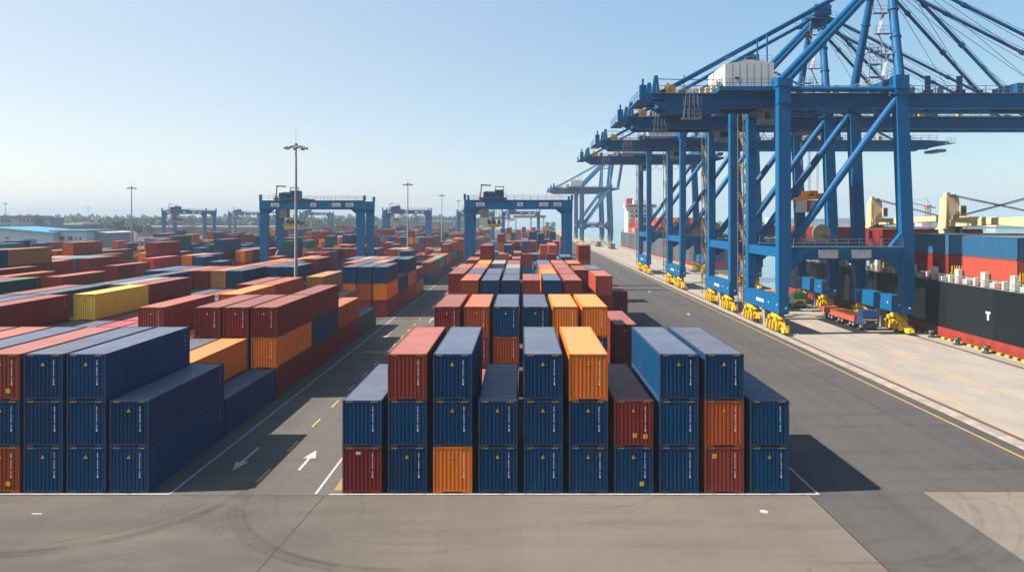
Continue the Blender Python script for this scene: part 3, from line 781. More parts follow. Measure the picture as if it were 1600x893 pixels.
    for gy, a in ((5.5,A1),(11.1,A2)):
        b = MB(); b.tube((X(21.0),gy,36.3),a,.25,10); b.build('backstay', B, e)
        if boom_end > 80:
            for xe in (74.8, 95.5):
                b = MB(); q_ = Vector((X(xe),gy,36.4)); b.tube(a,q_,.26,10)
                for k in (.3,.62): c = a+(q_-a)*k; d = (q_-a).normalized(); b.tube(c-d*.35,c+d*.35,.4,10)
                b.box(q_.x-.5,q_.x+.5,gy-.3,gy+.3,36.2,37.4); b.build('forestay', B, e)
            b = MB()
            for k in range(6): b.tube(a+Vector((.4,.2*k-.5,.3)),(X(70+5.5*k),gy+.4,36.6),.045,5)
            b.build('hoist_wires', M['grey'], e)
    if boom_end > 80:
        b = MB()
        for xx in (62.6, 67.5): b.tube((X(xx),5.4,36.2),(X(xx),5.4,39.0),.42,12); b.box(X(xx)-.6,X(xx)+.6,4.8,6.0,36.2,36.8)
        b.box(X(77)-.8,X(77)+1.6,5.0,11.4,36.3,37.9); b.build('boom_latch', B, e)
        b = MB(); b.box(r1+1.2,r1+3.4,4.2,12.5,35.4,35.55); b.rail((r1+3.3,4.3,35.55),(r1+3.3,12.4,35.55),1.2,1.4); b.rail((r1+1.2,4.3,35.55),(r1+3.3,4.3,35.55),1.2,1.0); b.box(r1-.5,r1+1.5,5.0,11.5,33.4,34.1); b.build('tip_platform', M['grey'], e)
    else:
        b = MB(); b.hexa([(r1+.5,5,36.6),(r1+2,5,36.6),(r1+2,11.7,36.6),(r1+.5,11.7,36.6),(r1+.6,5,37.4),(r1+2,5,37.4),(r1+2,11.7,37.4),(r1+.6,11.7,37.4)]); b.build('boom_hinge', B, e)
        if lod:
            b = MB(); b.beam((r1+1.2,5.5,36.6),(r1+5.5,5.5,62),1.0,1.8); b.beam((r1+1.2,11.1,36.6),(r1+5.5,11.1,62),1.0,1.8); b.box(r1+4.4,r1+6.4,5,11.6,60.5,62); b.build('raised_boom', B, e)
    # posts between house roof and backstay
    b = MB(); b.tube((X(36.4),5.6,41),(X(36.4),5.6,44.9),.13,8); b.tube((X(37.9),5.6,41),(X(37.9),5.6,45.7),.13,8); b.build('stay_hanger', B, e)
    if lod == 0:
        rq = random.Random(int(Y)); x = r0+4
        while x < r1-6:
            b = MB(); h_ = rq.uniform(.4,1.1); b.box(x,x+rq.uniform(.4,1.2),4.6,5.3,36.3,36.3+h_); b.build('equipment_box', rq.choice((M['cream'],M['grey'],M['stair'],M['yellow'],M['blue'])), e); x += rq.uniform(3.0,8.0)
        b = MB(); x = X(40.5)
        while x < X(min(boom_end,62))-2.6:
            for i in range(6):
                u, v = i/6, (i+1)/6; b.tube((x+2.4*u,11.4,34.0-6.2*u*(1-u)),(x+2.4*v,11.4,34.0-6.2*v*(1-v)),.055,5,None,False)
            x += 2.4
        b.build('festoon_cable', M['dark'], e)
        b = MB(); b.tube((11.4,D-.9,14.6),(11.4,D-.3,14.6),1.5,20); b.tube((11.4,D-1.0,14.6),(11.4,D-.2,14.6),.4,12); b.build('cable_reel', M['stair'], e)
        b = MB(); b.box(5.2,8.6,D-.75,D-.1,13.05,14.1); b.rail((5.0,D-.8,14.1),(8.8,D-.8,14.1),1.0,.6,.09); b.build('switch_cabinet', M['rust'], e)
    # operator cab under the boom
    b = MB(); b.box(X(37.4),X(40.2),5.6,9.4,31.9,34.0); b.box(X(36.7),X(40.9),5.0,11.4,33.9,34.15)
    cb = b.build('operator_cab', M['grey'], e)
    b = MB(); b.box(X(37.6),X(40.0),5.57,5.61,32.4,33.5); b.build('window', M['glass'], cb)
    # festoon / access platform hanging from the rear boom
    b = MB(); xx = X(26.0)
    for dx in (-1.2,-.4,.5,1.3): b.beam((xx+dx,4.5,32.4),(xx+dx*.6,4.5,36.4+abs(dx)*.4),.12,.12)
    b.rail((xx-1.3,4.3,32.5),(xx+1.5,4.3,32.5),1.2,.7); b.box(xx-1.4,xx+1.5,4.2,6.0,32.3,32.42); b.rail((xx-1.3,4.3,34.4),(xx+1.5,4.3,34.4),1.2,.7); b.build('hanging_ladder', M['grey'], e)
    # stair tower against the far landside leg
    b = MB(); sy0, sy1, sx = D+3.2, D+6.6, .35
    for xx, yy in ((sx-.85,sy0),(sx+.85,sy0),(sx-.85,sy1),(sx+.85,sy1)): b.beam((xx,yy,1.2),(xx,yy,36.6),.15,.15)
    z = 1.6; k = 0
    while z < 35:
        ya, yb = (sy0+.5,sy1-.5) if k % 2 == 0 else (sy1-.5,sy0+.5); xx = sx-.36 if k % 2 == 0 else sx+.36
        b.beam((xx,ya,z),(xx,yb,z+2.7),.6,.09); b.beam((xx-.33,ya,z+1),(xx-.33,yb,z+3.7),.09,.09); b.beam((xx+.33,ya,z+1),(xx+.33,yb,z+3.7),.09,.09)
        ye = sy1 if k % 2 == 0 else sy0
        b.box(sx-.85,sx+.85,ye-.65,ye+.5,z+2.66,z+2.74); b.rail((sx-.85,ye+(.5 if k%2==0 else -.65),z+2.74),(sx+.85,ye+(.5 if k%2==0 else -.65),z+2.74),1.1,.8,.09); b.rail((sx-.85,ye-.6,z+2.74),(sx-.85,ye+.5,z+2.74),1.1,.6,.09)
        if k % 3 == 0: b.box(sx-.08,sx+.08,D+1.5,sy0,z+2.5,z+2.66)
        z += 2.7; k += 1
    b.build('stair_tower', M['stair'], e)
    # ladders on the pylon leg
    if lod == 0:
        b = MB(); p0 = Vector((wt_-1.3,.9,38.2)); p1 = A1+Vector((-1.6,-.2,-1))
        for k in range(5):
            a = p0+(p1-p0)*(k/5); c = p0+(p1-p0)*((k+1)/5); s = .55 if k % 2 else -.55
            b.beam(a+Vector((-.6+s,0,0)),c+Vector((-.6-s,0,0)),.5,.07); b.beam(a+Vector((-.6+s,-.3,1)),c+Vector((-.6-s,-.3,1)),.05,.05)
            b.box(c.x-1.7,c.x+.6,c.y-.5,c.y+.4,c.z-.05,c.z+.03); b.rail((c.x-1.7,c.y-.5,c.z),(c.x+.4,c.y-.5,c.z),1.1,.8); b.rail((c.x-1.7,c.y-.5,c.z),(c.x-1.7,c.y+.4,c.z),1.1,.8)
        for zz in (38.3,40.2,42.1):
            b.rail((wt_-4.0,1.8,zz),(wt_-2.2,1.8,zz),1.0,.6); b.box(wt_-4.0,wt_-2.2,1.7,3.2,zz-.06,zz)
        for xx in (wt_-4.0,wt_-2.2): b.beam((xx,1.8,36.6),(xx,1.8,43.2),.1,.1)
        b.build('pylon_stairs', M['grey'], e)
    if spreader:
        sx_, sz = X(spreader[0]), spreader[1]; m = 8.3
        b = MB()
        for dx in (-.9,.9):
            for dy in (-2.2,-1.6,1.6,2.2): b.tube((sx_+dx,m+dy,34.0),(sx_+dx*.9,m+dy,sz+1.9),.035,5)
        b.build('hoist_wires', M['grey'], e)
        b = MB(); b.box(sx_-2.2,sx_+2.2,5.6,11.2,33.3,33.9); b.build('trolley', M['grey'], e)
        b = MB(); b.box(sx_-.7,sx_+.7,m-2.6,m+2.6,sz+1.1,sz+1.75); b.box(sx_-1.22,sx_+1.22,m-6.05,m-5.6,sz,sz+.55); b.box(sx_-1.22,sx_+1.22,m+5.6,m+6.05,sz,sz+.55)
        b.box(sx_-.95,sx_-.5,m-6,m+6,sz+.1,sz+.6); b.box(sx_+.5,sx_+.95,m-6,m+6,sz+.1,sz+.6); b.box(sx_-1.1,sx_+1.1,m-1.5,m+1.5,sz+.55,sz+1.1)
        for dx in (-.95,.95):
            for dy in (-5.8,-2,2): b.tube((sx_+dx,m+dy-.3,sz+.8),(sx_+dx,m+dy+.3,sz+.8),.32,10)
        b.box(sx_-.4,sx_+.4,m-6.2,m-5,sz+.5,sz+1.1); b.build('spreader', M['orange'], e)
    return e

sts_crane(113.0, 'nearest blue quay crane, white machinery house in full view, two white panels on portal', slim=False)
c2 = sts_crane(140.0, 'blue quay crane just behind the nearest one, orange spreader lifting a white container', spreader=(55.6,20.6), house_shift=-4.0)
sts_crane(184.0, 'third blue quay crane along the berth, pointed boom tip ending short of frame', 103.0)
sts_crane(233.0, 'pale hazy blue quay crane with short boom, behind the three big ones', 60.5)
sts_crane(536.0, 'blue quay crane beyond all others, almost lost in haze at the road end', 60.5, None, 1)
sts_crane(484.0, 'small hazy blue quay crane near the end of the road, nearer of the last two', 60.5, None, 1)
# the white box it is lifting (short container, red end panel)
e = empty('lifted_container', (55.6,146.3,18.15), 'white container with a red end strip hanging below the orange spreader', 'container')
b = MB(); b.v = [(x*1.0, y*.5, z*.84) for x, y, z in body_mesh(L,20,9).v]; s_ = body_mesh(L,20,9); b.f, b.sm, b.mi = s_.f, s_.sm, s_.mi
b.build('body', M['sheet'], e)
b = MB(); b.box(-1.2,1.2,.05,6.05,2.30,2.38); b.build('roof', M['sheet'], e)
b = MB(); b.box(-1.24,-.62,-.03,.0,.3,2.3); b.build('red_panel', flat('red_panel_paint', (.55,.05,.04)), e)
b = MB()
for sx in (-1.2,1.1):
    for yy in (0,5.97): b.box(sx,sx+.1,yy,yy+.1,0,2.42)
b.build('frame', M['pole'], e)

# ------------------------------------------------------------------ rubber-tyred yard cranes
def rtg(x0, Y, label, sep=12.0, span=25.4, trolley=.26, zt=21.4, lod=0, spread=15.2):
    e = empty('yard_gantry_crane', (x0, Y, 0), label, 'gantry crane', 'blue rubber tyred gantry cranes in the yard'); B = M['rtgblue']
    for yl in (0, sep):
        for s in (0, 1):
            b = MB(); xo = 0 if s == 0 else span; d = 1 if s == 0 else -1
            lo = sorted((xo+d*.15, xo+d*1.75)); hi = sorted((xo, xo+d*2.0))
            b.taper((lo[0],lo[1],yl-.6,yl+.6,1.9),(hi[0],hi[1],yl-.6,yl+.6,zt-2.1)); b.build('leg', B, e)
        b = MB(); b.box(-.05,span+.05,yl-.7,yl+.7,zt-2.1,zt); b.taper((1.9,2.1,yl-.55,yl+.55,zt-3.2),(1.9,3.4,yl-.55,yl+.55,zt-2.1)); b.taper((span-2.1,span-1.9,yl-.55,yl+.55,zt-3.2),(span-3.4,span-1.9,yl-.55,yl+.55,zt-2.1))
        b.box(-.2,.3,yl-.4,yl+.4,zt,zt+1.4); b.box(span-.3,span+.2,yl-.4,yl+.4,zt,zt+1.2)
        g = b.build('girder', B, e)
        b = MB(); b.rail((.4,yl-.75,zt),(span-.4,yl-.75,zt),1.1,1.8,.06); b.build('railing', M['grey'], g)
        if yl == 0:
            for xa, wd in ((2.8,2.0),(12.4,1.4),(17.6,2.1),(21.0,1.8)):
                b = MB(); b.box(xa,xa+wd,yl-.74,yl-.705,zt-1.55,zt-.65); p = b.build('panel', M['white'], g)
                if lod == 0:
                    b = MB()
                    for j in range(5): b.box(xa+.3+j*(wd-.6)/5,xa+.3+j*(wd-.6)/5+.16,yl-.752,yl-.742,zt-1.3,zt-.95)
                    b.build('lettering', M['grey'], p)
    for s in (0,1):
        xa = .3 if s == 0 else span-1.5
        b = MB(); b.box(xa,xa+1.2,-1.6,sep+1.6,1.25,2.2); b.build('sill_beam', B, e)
        for yy in (-1.2,.6,sep-.6,sep+1.2):
            b = MB(); b.tube((xa+.25,yy,.72),(xa+.95,yy,.72),.72,16); b.build('wheel', M['black'], e)
        if s == 0:
            b = MB(); b.beam((xa+.5,.6,2.5),(xa+.5,sep-.6,9.0),.25,.25); b.beam((xa+.5,sep-.6,9.0),(xa+.5,.6,15.5),.25,.25); b.box(xa+.3,xa+.8,.6,sep-.6,zt-4,zt-3.7); b.box(xa+.3,xa+.8,.6,sep-.6,zt-3,zt-2.7); b.build('cross_bracing', M['grey'], e)
            b = MB(); b.box(xa-.1,xa+1.3,2.6,6.2,2.2,4.3); b.build('power_unit', B, e)
    tx = span*trolley
    b = MB(); b.box(tx-3.2,tx+3.2,-.8,sep+.8,zt+.15,zt+.55); t = b.build('trolley', M['dark'], e)
    b = MB(); b.box(tx-2.2,tx-.2,.4,3,zt+.55,zt+1.9); b.tube((tx-1.9,2.2,zt+1.6),(tx+.4,2.2,zt+1.6),.55,10); b.box(tx+.5,tx+2.6,.2,3.4,zt+.55,zt+2.4); b.box(tx-2,tx+1,5,8,zt+.55,zt+2.0); b.build('hoist_machinery', B, t)
    b = MB()
    b.beam((tx-2.9,.2,zt+.5),(tx-2.6,.2,zt+3.5),.22,.22); b.beam((tx-2.8,.2,zt+3.5),(tx-.4,.2,zt+3.4),.22,.3)
    for xx in (tx+.7,tx+2.6): b.beam((xx,.1,zt+.5),(xx,.1,zt+3.1),.14,.14)
    b.beam((tx+.6,.1,zt+3.1),(tx+2.7,.1,zt+3.1),.14,.18); b.rail((tx-3.1,-.75,zt+.55),(tx+3.1,-.75,zt+.55),1.1,1.2,.06); b.build('trolley_frame', M['dark'], t)
    b = MB(); b.box(tx-3.1,tx-1.2,3.5,5.9,zt-4.2,zt-2.2); b.box(tx-2.9,tx-2.6,4,5,zt-2.2,zt+.2); cb = b.build('operator_cab', M['grey'], t)
    m = sep/2; sz = spread; tx += .2
    b = MB()
    for dx in (-1.3,-.5,.5,1.3):
        for dy in (-2.4,2.4): b.tube((tx+dx,m+dy,zt+.2),(tx+dx*.9,m+dy,sz+1.6),.04,5)
    b.build('hoist_wires', M['grey'], e)
    b = MB(); b.box(tx-1.75,tx+1.75,m-2.8,m+2.8,sz+.15,sz+.65); b.box(tx-.95,tx-.5,m-6,m+6,sz+.05,sz+.55); b.box(tx+.5,tx+.95,m-6,m+6,sz+.05,sz+.55)
    b.box(tx-1.4,tx+1.4,m-6.1,m-5.6,sz,sz+.6); b.box(tx-1.4,tx+1.4,m+5.6,m+6.1,sz,sz+.6); sp = b.build('spreader', M['yellow'], e)
    b = MB()
    for dx in (-1.2,0,1.2): b.box(tx+dx-.35,tx+dx+.35,m-2.4,m+2.4,sz+.65,sz+1.2); b.tube((tx+dx,m-2.6,sz+1.4),(tx+dx,m-2.1,sz+1.4),.4,10)
    b.build('headblock', M['dark'], sp)
    return e
rtg(-13.45, 181.0, 'large blue yard crane straddling the centre block, yellow spreader under its left end', spread=15.0)
rtg(-63.6, 187.0, 'large blue yard crane straddling left yard stacks beside the tall lamp mast', spread=15.0)
rtg(-76.0, 420.0, 'smaller blue yard crane between the left lamp masts and the lane', lod=1)
rtg(-44.0, 520.0, 'hazy blue yard crane seen partly behind the left leg of the centre crane', lod=1)
rtg(-13.2, 506.0, 'hazy blue yard crane framed inside the span of the centre crane', lod=1)
rtg(-206.0, 440.0, 'blue yard crane seen obliquely in front of the woodland, left of the sheds', lod=1, sep=14)
rtg(-231.0, 605.0, 'tiny hazy blue yard crane just left of the left straddling crane', lod=1)
rtg(-185.0, 640.0, 'tiny hazy blue yard crane seen through the left straddling crane', lod=1)

# ------------------------------------------------------------------ lamp masts
def mast(x, y, h, label, big=False):
    e = empty('lamp_mast', (x, y, 0), label, 'lamp mast', 'high lamp masts over the yard')
    b = MB(); b.tube((0,0,0),(0,0,h),.36,14,.15); b.box(-.55,.55,-.55,.55,0,.12); b.build('pole', M['pole'], e)
    b = MB(); n = 16
    for i in range(n):
        a, c = 2*math.pi*i/n, 2*math.pi*(i+1)/n
        b.beam((1.35*math.cos(a),1.35*math.sin(a),h-.3),(1.35*math.cos(c),1.35*math.sin(c),h-.3),.14,.16)
        if i % 4 == 0: b.beam((0,0,h-.25),(1.35*math.cos(a),1.35*math.sin(a),h-.3),.1,.1)
    b.tube((0,0,h-.5),(0,0,h+.25),.42,12,.3); b.build('lamp_ring', M['grey'], e)
    for i in range(8):
        a = 2*math.pi*(i+.5)/8; b = MB(); c, s = math.cos(a), math.sin(a)
        b.beam((1.25*c,1.25*s,h-.35),(1.95*c,1.95*s,h-.62),.55,.28); b.build('floodlight', M['grey'], e)
    b = MB(); b.tube((0,0,h+.2),(0,0,h+(2.6 if big else 1.8)),.04,6,.015); b.build('lightning_rod', M['grey'], e)
    return e
mast(-37.9, 129.0, 29.4, 'tallest slender lamp mast, nearest, left of the left straddling crane leg', True)
mast(-158.5, 312.0, 29.6, 'grey lamp mast rising from the far left yard before the woodland')
mast(-41.2, 278.0, 29.6, 'grey lamp mast in front of the smaller yard crane near the lane')
mast(-43.0, 414.0, 29.6, 'thin hazy lamp mast between the smaller yard crane and centre crane')
mast(-447.0, 665.0, 29.6, 'hazy lamp mast at far left before the grey office block')
mast(-508.0, 900.0, 29.6, 'tiny hazy lamp mast rising above the trees beside the office block')
mast(-45.0, 548.0, 29.6, 'tiny hazy lamp mast touching the left post of the centre crane')
mast(-175.0, 640.0, 22.0, 'thin hazy lamp mast seen inside the left straddling crane')

# ------------------------------------------------------------------ moored ships
def hull_mat(name, top, split):
    t = NT(name); g = t.n('ShaderNodeNewGeometry'); sp = t.n('ShaderNodeSeparateXYZ'); t.ln(g.outputs['Position'], sp.inputs[0])
    m = t.math('LESS_THAN', sp.outputs[2], split)
    pl = t.math('GREATER_THAN', t.noise(t.wpos((.0,.045,.0)), 1.0, 1), .5)
    c = t.mix(t.math('MULTIPLY', pl, .35), top, tuple(x*1.9+.004 for x in top))
    c = t.mix(t.ramp(t.noise(t.wpos((.6,.6,.08)), 1.0, 5, .7), .60, .80, 0, .35), c, (.028,.024,.023))
    red = t.mix(t.ramp(t.noise(t.wpos((.5,.5,.3)), 1.0, 4), .4, .75, 0, .7), (.26,.036,.026), (.15,.028,.022))
    return t.fin(t.mix(m, c, red), .5, 0, .15)
M['hull'] = hull_mat('black_hull_paint', (.006,.0075,.010), 1.25)
M['hull2'] = hull_mat('grey_hull_paint', (.05,.055,.065), .2)
M['deck'] = metal_paint('pale_deck_paint', (.20,.25,.25), .2, .6)
M['shipwhite'] = metal_paint('ship_white_paint', (.52,.52,.49), .1, .5, (.3,.2,.14), .3)
e = empty('container_ship', (61.0,40,0), 'black hulled container ship with red waterline moored beside the nearest quay crane', 'ship')
def hull(x0, x1, y0, y1, zt, bow=18, stern=8, flare=0):
    b = MB(); xm = (x0+x1)/2; bw = (x1-x0)/2
    secs = []
    for y, f, rise in ((y0,.55,0),(y0+stern*.5,.9,0),(y0+stern,1,0),((y0+y1)/2,1,0),(y1-bow,1,0),(y1-bow*.6,.85,.5),(y1-bow*.25,.5,1.2),(y1,.06,1.8)):
        secs.append([(xm-bw*f,y,zt+rise),(xm-bw*f,y,0.5),(xm-bw*f*.98,y,-3.0),(xm+bw*f*.98,y,-3.0),(xm+bw*f,y,.5),(xm+bw*f,y,zt+rise)])
    for a, c in zip(secs, secs[1:]):
        for i in range(5): b.face([a[i],c[i],c[i+1],a[i+1]][::-1])
    b.face(secs[0]); b.face(secs[-1][::-1])
    return b, secs
b, secs = hull(0.4, 21.6, 0, 158, 7.9)
b.build('hull', M['hull'], e)
b = MB()
for a, c in zip(secs, secs[1:]): b.face([(a[0][0],a[0][1],a[0][2]-.02),(a[5][0],a[5][1],a[5][2]-.02),(c[5][0],c[5][1],c[5][2]-.02),(c[0][0],c[0][1],c[0][2]-.02)])
b.build('deck', M['deck'], e)
b = MB(); b.box(1.7,20.3,30,86.5,7.95,8.87); b.box(1.7,20.3,92.8,106.5,7.95,9.42); b.box(1.7,20.3,119,133,7.95,9.42); b.box(1.7,20.3,133.3,146,7.95,9.42); b.build('hatch_cover', M['deck'], e)
b = MB(); b.rail((.55,8,7.95),(.55,138,7.95),1.05,1.5,.05,3); b.build('railing', M['deck'], e)
b = MB()
yy = 50
while yy < 146:
    b.box(.75,1.35,yy,yy+.9,7.95,9.9+(.8 if yy > 92 else 0)); b.box(1.0,1.6,yy+2.6,yy+3.0,7.95,9.0); b.box(.9,1.5,yy+4.4,yy+5.4,7.95,8.6); yy += 6.2
b.build('lashing_post', M['shipwhite'], e)
b = MB()
for yy in (55.5,69.4,70.6,85.9,91.3,118.2,134):
    for k in range(4): b.tube((1.0+.35*k,yy,7.95),(1.0+.35*k,yy,10.3),.07,6)
    b.box(.8,2.4,yy-.1,yy+.1,9.2,9.3)
b.build('lashing_bridge', M['yellow'], e)
b = MB(); rb = random.Random(4)
for k in range(40): y_ = 48+rb.random()*95; b.box(1.1,1.5,y_,y_+.5+rb.random(),7.95,8.3+rb.random()*.5)
b.build('deck_gear', M['rust'], e)
b = MB(); b.box(.385,.4,60.6,61.6,4.55,4.85); b.box(.385,.4,60.9,61.3,3.7,4.55); b.box(.385,.4,86,86.3,3.2,4.0); b.build('draught_mark', M['shipwhite'], e)
def deck_crane(y, d=-1):
    c = MB(); x = 10.8
    c.tube((x,y,7.9),(x,y,14.6),1.15,16); c.tube((x,y,14.6),(x,y,15.3),1.75,16); p = c.build('deck_crane', M['cream'], e)
    c = MB(); c.taper((x-1.35,x+1.35,y-1.2,y+1.5,15.3),(x-1.15,x+.95,y-.8,y+1.0,20.6)); c.box(x-.9,x-.3,y-.5,y+.5,20.6,21.4); c.box(x+.2,x+.7,y-.5,y+.5,20.6,21.1); c.box(x-1.5,x+1.3,y-1.35,y+1.6,15.3,15.5); c.box(x-1.3,x-.9,y-1.22,y-1.15,16,20); c.rail((x-1.6,y-1.8,15.4),(x+1.6,y-1.8,15.4),1.0,.8,.07); c.box(x-1.7,x+1.7,y-1.9,y+1.9,15.22,15.4); c.build('tower', M['cream'], p)
    c = MB(); c.box(x+1.0,x+1.9,y-1.4,y-.1,17.4,19.2); k = c.build('cab', M['cream'], p); c = MB(); c.box(x+1.1,x+1.8,y-1.44,y-1.41,17.8,19.0); c.box(x+1.91,x+1.94,y-1.3,y-.3,17.8,19.0); c.build('window', M['glass'], k)
    c = MB(); c.hexa([(x-1.1*d,y+1.2*d,15.7),(x+1.1*d,y+1.2*d,15.7),(x+1.1*d,y+1.1*d,16.9),(x-1.1*d,y+1.1*d,16.9),(x-.45*d,y+25*d,16.7),(x+.45*d,y+25*d,16.7),(x+.45*d,y+25*d,17.5),(x-.45*d,y+25*d,17.5)]); c.box(x-.8,x+.8,y+25.1*d-.5,y+25.1*d+.5,16.3,17.6); [c.box(x-1.05+.02*q,x+1.05-.02*q,y+q*d-.12,y+q*d+.12,15.75+.03*q,17.0+.015*q) for q in (5,11,17)]; c.build('jib', M['cream'], p)
    c = MB()
    for dx in (-.7,-.4,.4): c.tube((x+dx,y+.3*d,21.0),(x+dx*.6,y+24.8*d,17.4),.06,5)
    c.build('luffing_wires', M['dark'], p)
    c = MB(); c.tube((x,y+25*d,16.4),(x,y+25*d,15.4),.12,6); c.box(x-.3,x+.3,y+25*d-.3,y+25*d+.3,14.75,15.5); c.build('hook', M['dark'], p)
deck_crane(88.6); deck_crane(116.0)
deck_crane(61.5, 1)
e = empty('container_ship', (62.0,300,0), 'distant hazy ship with white superstructure and red funnel beyond the quay cranes', 'ship')
b, secs = hull(0, 20, -8, 200, 8.4, 20, 14); b.build('hull', M['hull2'], e)
b = MB()
for a, c in zip(secs, secs[1:]): b.face([(a[0][0],a[0][1],a[0][2]-.02),(a[5][0],a[5][1],a[5][2]-.02),(c[5][0],c[5][1],c[5][2]-.02),(c[0][0],c[0][1],c[0][2]-.02)])
b.build('deck', M['deck'], e)
b = MB(); b.box(1.5,16.5,158,174,8.4,23.0); b.box(-.5,18.5,157,165,23.0,25.4); b.box(5,12,158,164,25.4,27.6); b.build('superstructure', M['shipwhite'], e)
b = MB()
for k in range(5): 
    for j in range(5): b.box(3+2.7*j,4.3+2.7*j,157.93,157.99,9.6+2.7*k,10.7+2.7*k)
b.box(.5,17.5,156.93,156.99,23.8,24.8); b.build('window', M['glass'], e)
b = MB(); b.box(2,5.5,167,172,23,29); b.build('funnel', flat('red_funnel_paint', (.50,.04,.04)), e)
b = MB(); b.tube((8.5,161,27.6),(8.5,161,34),.3,8); b.box(6,11,160.8,161.2,31,31.3); b.build('mast', M['shipwhite'], e)

# quay edge: kerb with black and yellow blocks, bollards
b = MB(); b.cur = 0; y = 40.0; k = 0
while y < 330: b.cur = k % 2; b.box(59.85,60.15,y,y+.78,0,.25); y += .8; k += 1
tag(b.build('quay_edge_kerb', [M['yellow'], M['ink']]), 'yellow and black striped kerb blocks along the quay edge', 'kerb')
def bollard(y, label):
    e = empty('bollard', (59.0,y,0), label, 'bollard', 'mooring bollards on the quay edge')
    b = MB(); b.tube((0,0,0),(0,0,.2),.5,14); b.tube((0,0,.2),(0,0,.75),.3,14,.26); b.build('post', M['dark'], e)
    b = MB(); b.tube((0,0,.75),(0,0,1.02),.5,14,.42); b.build('cap', M['dark'], e)
for y, l in ((104.0,'dark mooring bollard on quay edge, nearest of those below the ship hull'),(97.5,'dark mooring bollard nearest the camera beside the striped kerb'),(110.5,'dark mooring bollard beside the waterside bogies of the nearest crane'),(134.0,'dark mooring bollard on the quay between the two nearest cranes')): bollard(y, l)

# ------------------------------------------------------------------ terminal trucks
def truck(x, y, label, load=True, cabmat=None):
    e = empty('terminal_truck', (x,y,0), label, 'truck', 'terminal trucks on the quay'); cm = cabmat or M['navy']
    # the truck faces the camera: cab at y=0, trailer behind
    b = MB(); b.box(-1.0,1.0,.3,5.2,.75,1.05); b.box(-1.15,1.15,-.15,.3,.45,1.0); b.build('chassis', M['dark'], e)
    b = MB(); b.taper((-1.15,1.15,-.1,2.0,1.0),(-1.15,1.15,-.1,2.0,2.0)); b.taper((-1.15,1.15,-.1,2.0,2.0),(-1.05,1.05,.2,1.95,3.0)); c = b.build('cab', cm, e)
    b = MB(); b.face([(-1.0,-.05,2.1),(1.0,-.05,2.1),(.95,.17,2.85),(-.95,.17,2.85)]); b.face([(-1.165,.15,2.05),(-1.165,1.7,2.05),(-1.08,1.7,2.8),(-1.10,.35,2.8)][::-1]); b.build('windscreen', M['glass'], c)
    b = MB(); b.box(-1.0,-.7,-.14,-.1,1.15,1.4); b.box(.7,1.0,-.14,-.1,1.15,1.4); b.build('headlight', M['white'], c)
    b = MB(); b.box(-1.12,1.12,-.135,-.1,1.55,1.75); b.build('stripe', M['sticker'], c)
    b = MB(); b.box(-1.24,-1.0,3.0,14.6,.95,1.95); b.box(1.0,1.24,3.0,14.6,.95,1.95); b.box(-1.0,1.0,3.0,16.2,1.0,1.35); b.box(-1.24,1.24,14.6,16.4,.95,1.9); b.box(-1.24,1.24,2.8,3.0,.95,2.1); t = b.build('trailer', M['rust'], e)
    if load: b = MB(); b.box(-.98,.98,3.1,14.5,1.36,1.9); b.build('load_bed', M['orange'], t)
    for yy in (.7,3.3,4.5,7.5,8.8,11.6,12.9,14.2):
        for sx in (-1,1):
            b = MB(); b.tube((sx*.82,yy,.5),(sx*1.2,yy,.5),.5,14); wv = b.build('wheel', M['black'], e)
            b = MB(); b.tube((sx*1.19,yy,.5),(sx*1.215,yy,.5),.27,10); b.build('rim', M['pole'], wv)
    return e
truck(53.2,117.2,'navy truck with rust red trailer and orange bed under the nearest crane')
truck(52.6,145.2,'dark green truck with orange trailer under the second quay crane', True, metal_paint('dark_green_paint', (.015,.06,.035)))
truck(50.0,420,'tiny dark truck on the distant quay beyond the fourth crane', False)
truck(46.0,455,'tiny hazy truck beside the base of the farthest quay crane', False)

# ------------------------------------------------------------------ buildings beyond the yard
M['roofblue'] = metal_paint('blue_roof_sheet', (.08,.27,.42), .15, .5)
M['roofgrey'] = metal_paint('grey_roof_sheet', (.36,.38,.42), .15, .5)
M['wall'] = metal_paint('pale_render', (.62,.64,.65), .12, .7, (.3,.3,.3), .3)
M['wallgrey'] = metal_paint('grey_render', (.24,.25,.27), .12, .7, (.25,.25,.25), .3)
M['shutter'] = metal_paint('blue_shutter', (.03,.22,.40), .1, .5)
M['brown'] = metal_paint('brown_wall_sheet', (.26,.13,.09), .2, .7)
def building(name, label, x0, x1, y0, y1, h, roofh, wall, roof, wins=(), doors=(), ridge='y', over=.8):
    e = empty(name, (x0,y0,0), label, 'building'); w_, d = x1-x0, y1-y0
    b = MB(); b.box(0,w_,0,d,0,h); b.build('wall', wall, e)
    b = MB()
    if ridge == 'y':
        t_ = min(1.3, roofh*.4)
        for xa, xb in ((-over,w_/2),(w_/2,w_+over)):
            za, zb = (h, h+roofh-t_) if xa < 0 else (h+roofh-t_, h)
            b.hexa([(xa,-over,za),(xb,-over,zb),(xb,d+over,zb),(xa,d+over,za),(xa,-over,za+t_),(xb,-over,zb+t_),(xb,d+over,zb+t_),(xa,d+over,za+t_)])
        g_ = MB(); g_.face([(0,-.02,h),(w_,-.02,h),(w_/2,-.02,h+roofh-t_)]); g_.build('gable', wall, e)
    else:
        b.box(-over,w_+over,-over,d+over,h,h+roofh)
    b.build('roof', roof, e)
    for (xa, xb, za, zb) in wins: b = MB(); b.box(xa,xb,-.10,-.02,za,zb); b.build('window', M['glass'], e)
    for (xa, xb, zb) in doors: b = MB(); b.box(xa,xb,-.12,-.02,0,zb); b.build('door', M['shutter'], e)
    return e
gx = lambda p, y: (p-CX)*y/F
